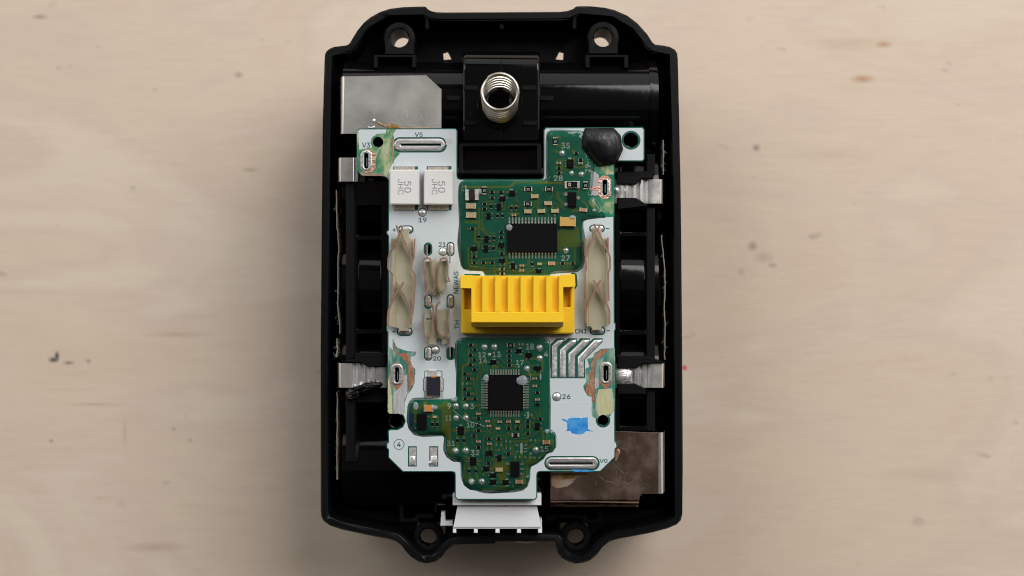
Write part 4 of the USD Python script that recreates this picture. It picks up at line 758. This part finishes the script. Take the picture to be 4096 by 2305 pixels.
for x, y, w, h, sl in ((1678, 580, 206, 50, (1684, 581, 160, 9)), (2288, 1853.5, 210, 48, (2285, 1855, 172, 10))):
    o = stad(x, y, w, h); hl = stad(*sl); p = put(slab(o.difference(hl), .01, .06), 'slot_pad', 'solder', pcb)
    m = dome(o.difference(hl), [(0, .06), (-.1, .15), (-.3, .19), (-.6, .18)], .03); put(m, 'solder_ring', 'solder_rough', p, 60)
    xx = XY(sl[0] - sl[2] / 2 + 4, sl[1] + 3), XY(sl[0] + sl[2] / 2 - 4, sl[1] + 3); put(bx(xx[0][0], xx[0][1] - .1, -2.4, xx[1][0], xx[0][1] + .06, .05, .03), 'tab_end', 'strap_metal', p)
for (x, y, w, h) in slots[:4]:
    a = XY(x, y); put(bx(a[0] + .02, a[1] - h * S * .36, -2.5, a[0] + .17, a[1] + h * S * .2, -.15, .03), 'tab_end', 'strap_metal', pcb)
for x, y, w, h in ((1623, 919, 52, 26), (1619, 1327, 54, 28), (2388, 915, 54, 24), (2390, 1324, 54, 26), (1802, 997, 24, 48), (1713, 1207, 24, 50), (1802, 1206, 24, 48), (1713, 1414, 26, 52)):
    put(pillow(stad(x, y, w, h), .22, .03), 'solder_fillet', 'solder_rough', pcb, 60)
for pts in (((870, 513), (948, 513), (942, 545), (866, 612), (866, 997), (795, 997), (795, 592)), ((1040, 513), (1112, 513), (1104, 560), (980, 662), (980, 997), (898, 997), (898, 640)), ((1195, 513), (1280, 513), (1266, 560), (1096, 720), (1096, 997), (1010, 997), (1010, 690)), ((1345, 513), (1440, 513), (1430, 560), (1212, 772), (1212, 997), (1130, 997), (1130, 735))):
    p = P(zr(*pts)); m = pillow(p, .28, .02, 5); m = m.subdivide(); v = np.array(m.vertices); v[:, 2] += (meshkit.noise(v * [1.5, 1.1, 1], 3) - .5) * .2 * np.clip((v[:, 2] - .03) / .15, 0, 1); m.vertices = v
    put(m, 'bus_pad', 'solder', pcb, 60)
for x0, x1, sd in ((1636, 1664, 3), (1721, 1749, 4)):
    p = put(slab(B(x0, 1790, x1, 1863), .01, .06), 'test_pad', 'solder', pcb)
    put(pillow(rnd(B(x0 + 2, 1825, x1 - 2, 1862), .2) if sd == 3 else ragged(P([(1723, 1825), (1748, 1822), (1750, 1850), (1742, 1862), (1712, 1855), (1722, 1840)]), .05, .1, 2), .35, .05), 'solder_lump', 'solder', p, 60)

# white power resistors
def power(x0, x1, y0, y1, lab):
    Ht = 2.8
    p = put(slab(rnd(B(x0, y0, x1, y1, Ht), .12), .35, Ht, .18, bottom=True, join='round'), 'power_resistor', 'ceramic_white', pcb, 40); data(p, label=lab)
    for ya, yb in ((y0 - 11, y0 + 14), (y1 - 10, y1 + 22)): put(pbx(x0 + 17, ya, x1 - 17, yb, .03, .5, .08, 0), 'terminal', 'tin', p)
    put(ztext('50', x0 + 58, y0 + 46, x0 + 86, y0 + 92, -90, Ht + .004), 'marking', 'grey_text', p)
    put(ztext('JHC', x0 + 32, y0 + 38, x0 + 55, y0 + 100, -90, Ht + .004), 'marking', 'grey_text', p)
power(1559, 1677, 679, 818, 'left white power resistor marked 50 JHC')
power(1695, 1811, 679, 818, 'right white power resistor marked 50 JHC')

# light-emitting part with dark lens
lx = zl((1500, 990), (1675, 1235))
p = put(pbx(lx[0][0] - 2, lx[0][1] - 3, lx[1][0] + 2, lx[1][1] + 2, .1, .9, .08), 'photo_sensor', 'pin_metal', pcb)
put(pbx(*lx[0], *lx[1], .9, 1.0, .05), 'lens', 'led_lens', p)
put(pbx(*zl((1517, 905))[0], *zl((1640, 975))[0], .03, .45, .15, 0), 'terminal', 'solder', p)
put(pbx(*zl((1560, 975))[0], *zl((1625, 1002))[0], .5, 1.02, .1, 0), 'amber_spot', 'cap_orange', p)
for a, b in (((1478, 1025), (1500, 1175)), ((1682, 1025), (1706, 1175)), ((1530, 1235), (1570, 1262)), ((1595, 1235), (1650, 1262))): put(pbx(*zl(a)[0], *zl(b)[0], .03, .3, .1, 0), 'terminal', 'solder', p)

# ------------------------------------------------------------------ contact clips
def clip(lab, plate, arms, zt=3.4, zp=1.5, folds=()):
    g = group('contact_clip', pcb, label=lab)
    put(slab(P(plate, zp), zp - .25, zp, .06), 'base_plate', 'clip_metal', g)
    for f in folds: put(slab(L(f, 5, zp), zp - .1, zp + .12, .1, join='round'), 'fold', 'clip_metal', g, 60)
    for a in arms:
        w, q = (a[0], a[1]) if isinstance(a[0], (int, float)) else (6.2, a)
        l = L(q, w, zt, 'flat'); put(slab(l, zp if w < 5 else zt - 1.1, zt), 'arm', 'clip_metal', g, 40); put(slab(l.buffer(.012), zt - .06, zt + .03, .03, join='round'), 'cut_edge', 'clip_edge', g, 40)
    return g
clip('left contact clip by the plus marks', [*g1((1062, 505), (1110, 492), (1160, 440), (1215, 392), (1275, 392), (1275, 480), (1330, 512), (1332, 1449)), *zl((1335, 330), (1272, 368), (1270, 400), (1150, 400), (1140, 365), (1020, 340))],
     [g1((1112, 328), (1130, 400), (1148, 440), (1125, 500), (1085, 590), (1022, 700), (1007, 770), (1005, 870), (1015, 905), (1060, 955), (1052, 1130), (1046, 1320)), g1((1192, 332), (1174, 420), (1215, 540), (1300, 720), (1318, 775), (1304, 870), (1312, 905), (1352, 960), (1347, 1150), (1332, 1350), (1322, 1460)),
      [*g1((1108, 1055), (1140, 1145), (1060, 1310)), *zl((1012, 130), (1002, 200), (1000, 300), (1014, 335))], [*g1((1205, 1055), (1165, 1140), (1260, 1330)), *zl((1305, 150), (1306, 200), (1296, 270), (1304, 320))], (4.5, g1((1053, 500), (1048, 610))), (4.5, g1((1349, 500), (1337, 765)))], folds=([(1585, 960), (1586, 1302)], [(1646, 962), (1647, 1296)]))
clip('right contact clip by the minus marks', [*g2((1232, 492), (1310, 490), (1312, 370), (1436, 370), (1440, 490), (1525, 492), (1530, 1400)), *zr((1535, 335), (1445, 345), (1430, 390), (1320, 390), (1300, 345), (1245, 338))],
     [g2((1342, 310), (1366, 380), (1352, 445), (1247, 700), (1230, 765), (1242, 850), (1242, 890), (1228, 945), (1224, 1440)), g2((1420, 315), (1388, 385), (1420, 455), (1530, 690), (1546, 740), (1548, 880), (1522, 940), (1530, 1300)), [*g2((1333, 1030), (1374, 1110), (1300, 1270), (1240, 1400)), *zr((1236, 200), (1234, 300))], [*g2((1424, 1030), (1390, 1110), (1450, 1235), (1530, 1400)), *zr((1542, 160), (1538, 310))], (4.5, g2((1225, 485), (1225, 720))), (4.5, g2((1523, 485), (1523, 660)))], folds=([(2356, 956), (2357, 1298)], [(2420, 956), (2419, 1298)]))
clip('upper signal clip beside the left contact clip', g1((1478, 800), (1556, 782), (1620, 745), (1640, 800), (1670, 790), (1762, 780), (1760, 1000), (1790, 1055), (1752, 1075), (1740, 1140), (1690, 1190), (1600, 1235), (1560, 1190), (1510, 1150), (1490, 1010)),
     [g1((1556, 1197), (1600, 1142), (1610, 1085), (1575, 950), (1560, 800), (1545, 757), (1510, 748), (1475, 758), (1456, 800), (1460, 960), (1482, 1010), (1502, 1060), (1506, 1200), (1516, 1345)), g1((1715, 1212), (1660, 1150), (1646, 1085), (1664, 810), (1688, 760), (1722, 748), (1752, 757), (1772, 800), (1772, 985), (1802, 1057)), (4.5, g1((1508, 580), (1505, 745))), (4.5, g1((1801, 578), (1801, 815)))], 2.8, 1.2)
clip('lower signal clip beside the left contact clip', zl((1480, 125), (1560, 122), (1562, 235), (1490, 235), (1500, 260), (1620, 250), (1620, 125), (1760, 125), (1782, 480), (1790, 570), (1705, 570), (1692, 505), (1655, 492), (1622, 515), (1620, 575), (1540, 575), (1515, 490), (1480, 450), (1470, 250)),
     [zl((1530, 18), (1576, 70), (1586, 130), (1576, 390), (1560, 445), (1528, 470), (1492, 466), (1464, 425), (1456, 220)), zl((1672, 25), (1626, 80), (1620, 145), (1650, 390), (1675, 445), (1720, 470), (1760, 462), (1783, 425), (1766, 230)), (4.5, zl((1800, -30), (1784, 215))), (4.5, zl((1503, 480), (1515, 725))), (4.5, zl((1798, 460), (1806, 740)))], 2.8, 1.2)

# ------------------------------------------------------------------ yellow connector
con = group('connector', pcb, label='yellow plastic connector block with ribbed top')
bz = 2.4
base = rnd(B(1845, 1104, 2298, 1335, bz), .25).difference(unary_union([B(1859, 1150, 1886, 1238, bz), B(2252, 1146, 2281, 1229, bz)]))
put(slab(base, .1, bz, .2), 'base', 'yellow_plastic', con); put(slab(unary_union([B(1853, 1146, 1890, 1242, .6), B(2246, 1142, 2286, 1233, .6)]), .1, .6), 'base_floor', 'yellow_plastic', con)
ct = 8.6; gd = 1.3
blk = B(1885, 1103, 2253, 1306, ct); wings = unary_union([B(1841, 1101, 1890, 1154, ct), B(2248, 1098, 2300, 1149, ct)])
shape = rnd(unary_union([blk, wings]), .12)
gro = [B(1900 + 51.2 * k, 1090, 1928 + 51.2 * k, 1249, ct) for k in range(7)]
put(slab(shape, 1.5, ct - gd), 'body', 'yellow_plastic', con)
top = shape.difference(B(1900, 1080, 2235.5, 1249, ct))
top = shape.difference(unary_union([B(1900, 1080, 1900 + 51.2 * 6 + 28, 1249, ct)])).difference(B(1880, 1290, 2260, 1320, ct))
put(slab(top, ct - gd, ct, .09), 'top_frame', 'yellow_plastic', con)
for k in range(6): put(slab(B(1928.3 + 51.2 * k, 1103.5, 1951 + 51.2 * k, 1249.2, ct), ct - gd, ct - .01, .07), 'rib', 'yellow_plastic', con)
fa = XY(1885, 1290, ct), XY(2253, 1290, ct); fb = XY(0, 1309, ct)[1]
put(trimesh.Trimesh([(fa[0][0], fa[0][1], ct), (fa[1][0], fa[1][1], ct), (fa[1][0], fb, ct - 1.6), (fa[0][0], fb, ct - 1.6), (fa[0][0], fb, 2.2), (fa[1][0], fb, 2.2), (fa[0][0], fa[0][1], 2.2), (fa[1][0], fa[1][1], 2.2)], [(0, 3, 2), (0, 2, 1), (3, 4, 5), (3, 5, 2), (0, 6, 4), (0, 4, 3), (1, 2, 5), (1, 5, 7)], process=False), 'front_bevel', 'yellow_plastic', con)

# ------------------------------------------------------------------ print on the board
def label(s, x0, y0, x1, y1, rot=0, mt='dark_text', z=.032, bold=True): put(ztext(s, x0, y0, x1, y1, rot, z, bold=bold), 'lettering', mt, pcb)
for a in (('V3', 1448, 571, 1481, 591), ('V5', 1659, 530, 1691, 548), ('19', 1674, 871, 1707, 890), ('21', 1755, 969, 1783, 988), ('+', 1570, 913, 1584, 927), ('+', 1569, 1320, 1582, 1334), ('20', 1732, 1425, 1764, 1443), ('26', 2249, 1577, 2282, 1597), ('CN1', 2300, 1316, 2347, 1335), ('V0', 2398, 1836, 2430, 1852), ('4', 1588, 1768, 1603, 1788)): label(*a)
label('NEWAS', 1814, 1086, 1834, 1175, 90); label('TH', 1818, 1282, 1838, 1317, 90)
for y in (914.5, 1323): put(slab(B(2424 if y < 1000 else 2427, y - 2, 2437 if y < 1000 else 2440, y + 2), .032, .044), 'lettering', 'dark_text', pcb)
put(slab(C(1596, 1778, 21.5, 0, 24).difference(C(1596, 1778, 19, 0, 24)), .032, .044), 'lettering_ring', 'dark_text', pcb)
def wl(z, s, x0, y0, x1, y1, rot=0): (a, b), (c, d) = z((x0, y0), (x1, y1)); label(s, a, b, c, d, rot, 'silk_text', .024, True)
for a in ((zC, '27', 1005, 1140, 1285, 1320), (zD, '35', 1005, 415, 1290, 600), (zE, '28', 765, 12, 1055, 198), (zG, '12', 905, 545, 1155, 722), (zG, '13', 1375, 540, 1632, 722), (zG, '14', 930, 745, 1195, 918), (zG, '17', 2120, 805, 2380, 972), (zH, '18', 1482, 275, 1740, 475), (zH, '4', 2055, 530, 2190, 705), (zJ, '9', 1370, 425, 1490, 612), (zJ, '3', 2095, 440, 2225, 622), (zJ, '11', 1300, 815, 1500, 990), (zJ, '10', 1985, 1040, 2228, 1210), (zL, '31', 70, 188, 315, 365), (zL, '32', 825, 480, 1105, 655), (zK, '15', 1940, 1165, 2205, 1350)): wl(*a)
wl(zD, '29', 1768, 1110, 1948, 1370, 90)
for z, pts in ((zE, ((750, 1255), (840, 1255), (795, 1345))), (zG, ((2165, 995), (2260, 995), (2215, 1075))), (zK, ((1575, 1395), (1660, 1355), (1660, 1445))), (zL, ((850, 695), (950, 695), (915, 655), (885, 655))), (zM, ((1455, 860), (1560, 818), (1560, 900))), (zK, ((1290, 1070), (1370, 1070), (1380, 1400), (1297, 1400))), (zK, ((1480, 75), (1575, 55), (1590, 190), (1560, 270), (1470, 265), (1475, 240), (1530, 225), (1525, 110), (1480, 100)))):
    put(slab(P(z(*pts)), .02, .04), 'silk_mark', 'silk_text', pcb)
ink = ragged(P(y2((920, 250), (960, 245), (1000, 262), (1010, 235), (1150, 235), (1260, 225), (1258, 370), (1330, 405), (1240, 400), (1200, 430), (1150, 445), (1060, 435), (1030, 395), (975, 405), (1000, 370), (990, 290))), .13, .05, 4)
put(slab(ink, .031, .046), 'ink_mark', 'ink_blue', pcb)
put(slab(ragged(P(y2((1010, 240), (1030, 210), (1080, 200), (1130, 205), (1140, 225), (1255, 215), (1255, 232), (1150, 240))), .06, .1, 5), .031, .043), 'ink_mark', 'ink_faint', pcb)
put(slab(ragged(P(y2((1125, 585), (1150, 570), (1160, 600), (1130, 605))), .05, .08, 6), .031, .043), 'ink_mark', 'ink_faint', pcb)
put(slab(ragged(P(g3((1250, 600), (1275, 570), (1270, 595))), .03, .08, 6), .031, .043), 'ink_mark', 'ink_faint', pcb)

# ------------------------------------------------------------------ resin, glue, sealant
resU = UP.intersection(P([(1700, 400), (2330, 400), (2350, 600), (2372, 660), (2360, 780), (2420, 868), (2420, 1200), (1700, 1200)])).difference(B(1835, 1098, 2310, 1200, 0))
def wav(p, sd):
    out = []
    for g in polys(p):
        r = g.exterior; n = int(r.length / .4); q = np.array([r.interpolate(i / n, normalized=True).coords[0] for i in range(n)])
        d = meshkit.noise(np.column_stack([q * .22, np.zeros(n)]), sd); c = Polygon(q)
        out.append(unary_union([c.buffer(.15), *[Point(a).buffer(.15 + .75 * max(0, b - .35)) for a, b in zip(q, d)]]))
    return unary_union(out).simplify(.02)
for rgn, sd in ((resU, 3), (LO, 8)):
    w = wav(rgn, sd).intersection(P(BP).buffer(-.1)).difference(HO.buffer(.4)).difference(B(1838, 1098, 2305, 1340, 0))
    w = max(polys(w), key=lambda g: g.area)
    m = dome(w, [(0, .036), (-.2, .11), (-.45, .20), (-.8, .29), (-1.2, .36), (-1.8, .40)])
    put(m, 'resin_coating', 'resin_clear', pcb, 60)
    ringp = w.difference(rgn.buffer(.03)).buffer(-.01)
    for q in polys(ringp):
        if q.area > .02: put(cat(flat(q, .034)), 'resin_edge', 'resin_rim', pcb)
def glue(x, y, rx, ry, h, z0=.1, sd=0):
    p = affinity.scale(C(x, y, 10, 0, 14), rx / 10, ry / 10); put(pillow(ragged(p, .07, .1, sd), h, z0, 5), 'glue_dot', 'glue_white', pcb, 60)
glue(1946, 1512, 13, 15, .25, 1.0, 1); glue(2087, 1521, 23, 21, .3, 1.05, 2); glue(2037, 911, 13, 13, .2, 1.1, 3); glue(2289, 871, 14, 9, .4, 1.2, 4); glue(1917, 768, 11, 12, .5, .7, 5)
glue(1738, 1629, 14, 10, .4, 1.0, 6); glue(1664, 1624, 10, 16, .2, .5, 7); glue(1816, 1600, 12, 8, .4, .3, 8); glue(2188, 1725, 9, 9, .25, .5, 9); glue(2376, 842, 8, 7, .3, .3, 10); glue(1863, 749, 4, 8, .2, .5, 11); glue(2162, 1508, 4, 14, .2, .5, 12)
for pts in (((1810, 1640), (1836, 1660), (1870, 1682), (1900, 1692), (1940, 1708)), ((2108, 1478), (2122, 1505), (2122, 1520), (2100, 1530))):
    thread(pts, .5, .02, pcb, 'fibre', 'fibre', .3)
bb = P(zru((1225, 352), (1600, 352), (1690, 450), (1702, 560), (1722, 630), (1655, 785), (1600, 822), (1480, 850), (1380, 850), (1330, 780), (1255, 690), (1190, 610), (1180, 470)), 1)
m = pillow(rnd(bb, .4), 2.3, .02, 10); data(put(m, 'sealant_blob', 'black_rubber', pcb, 80), label='black rubbery sealant blob at the top right of the board')
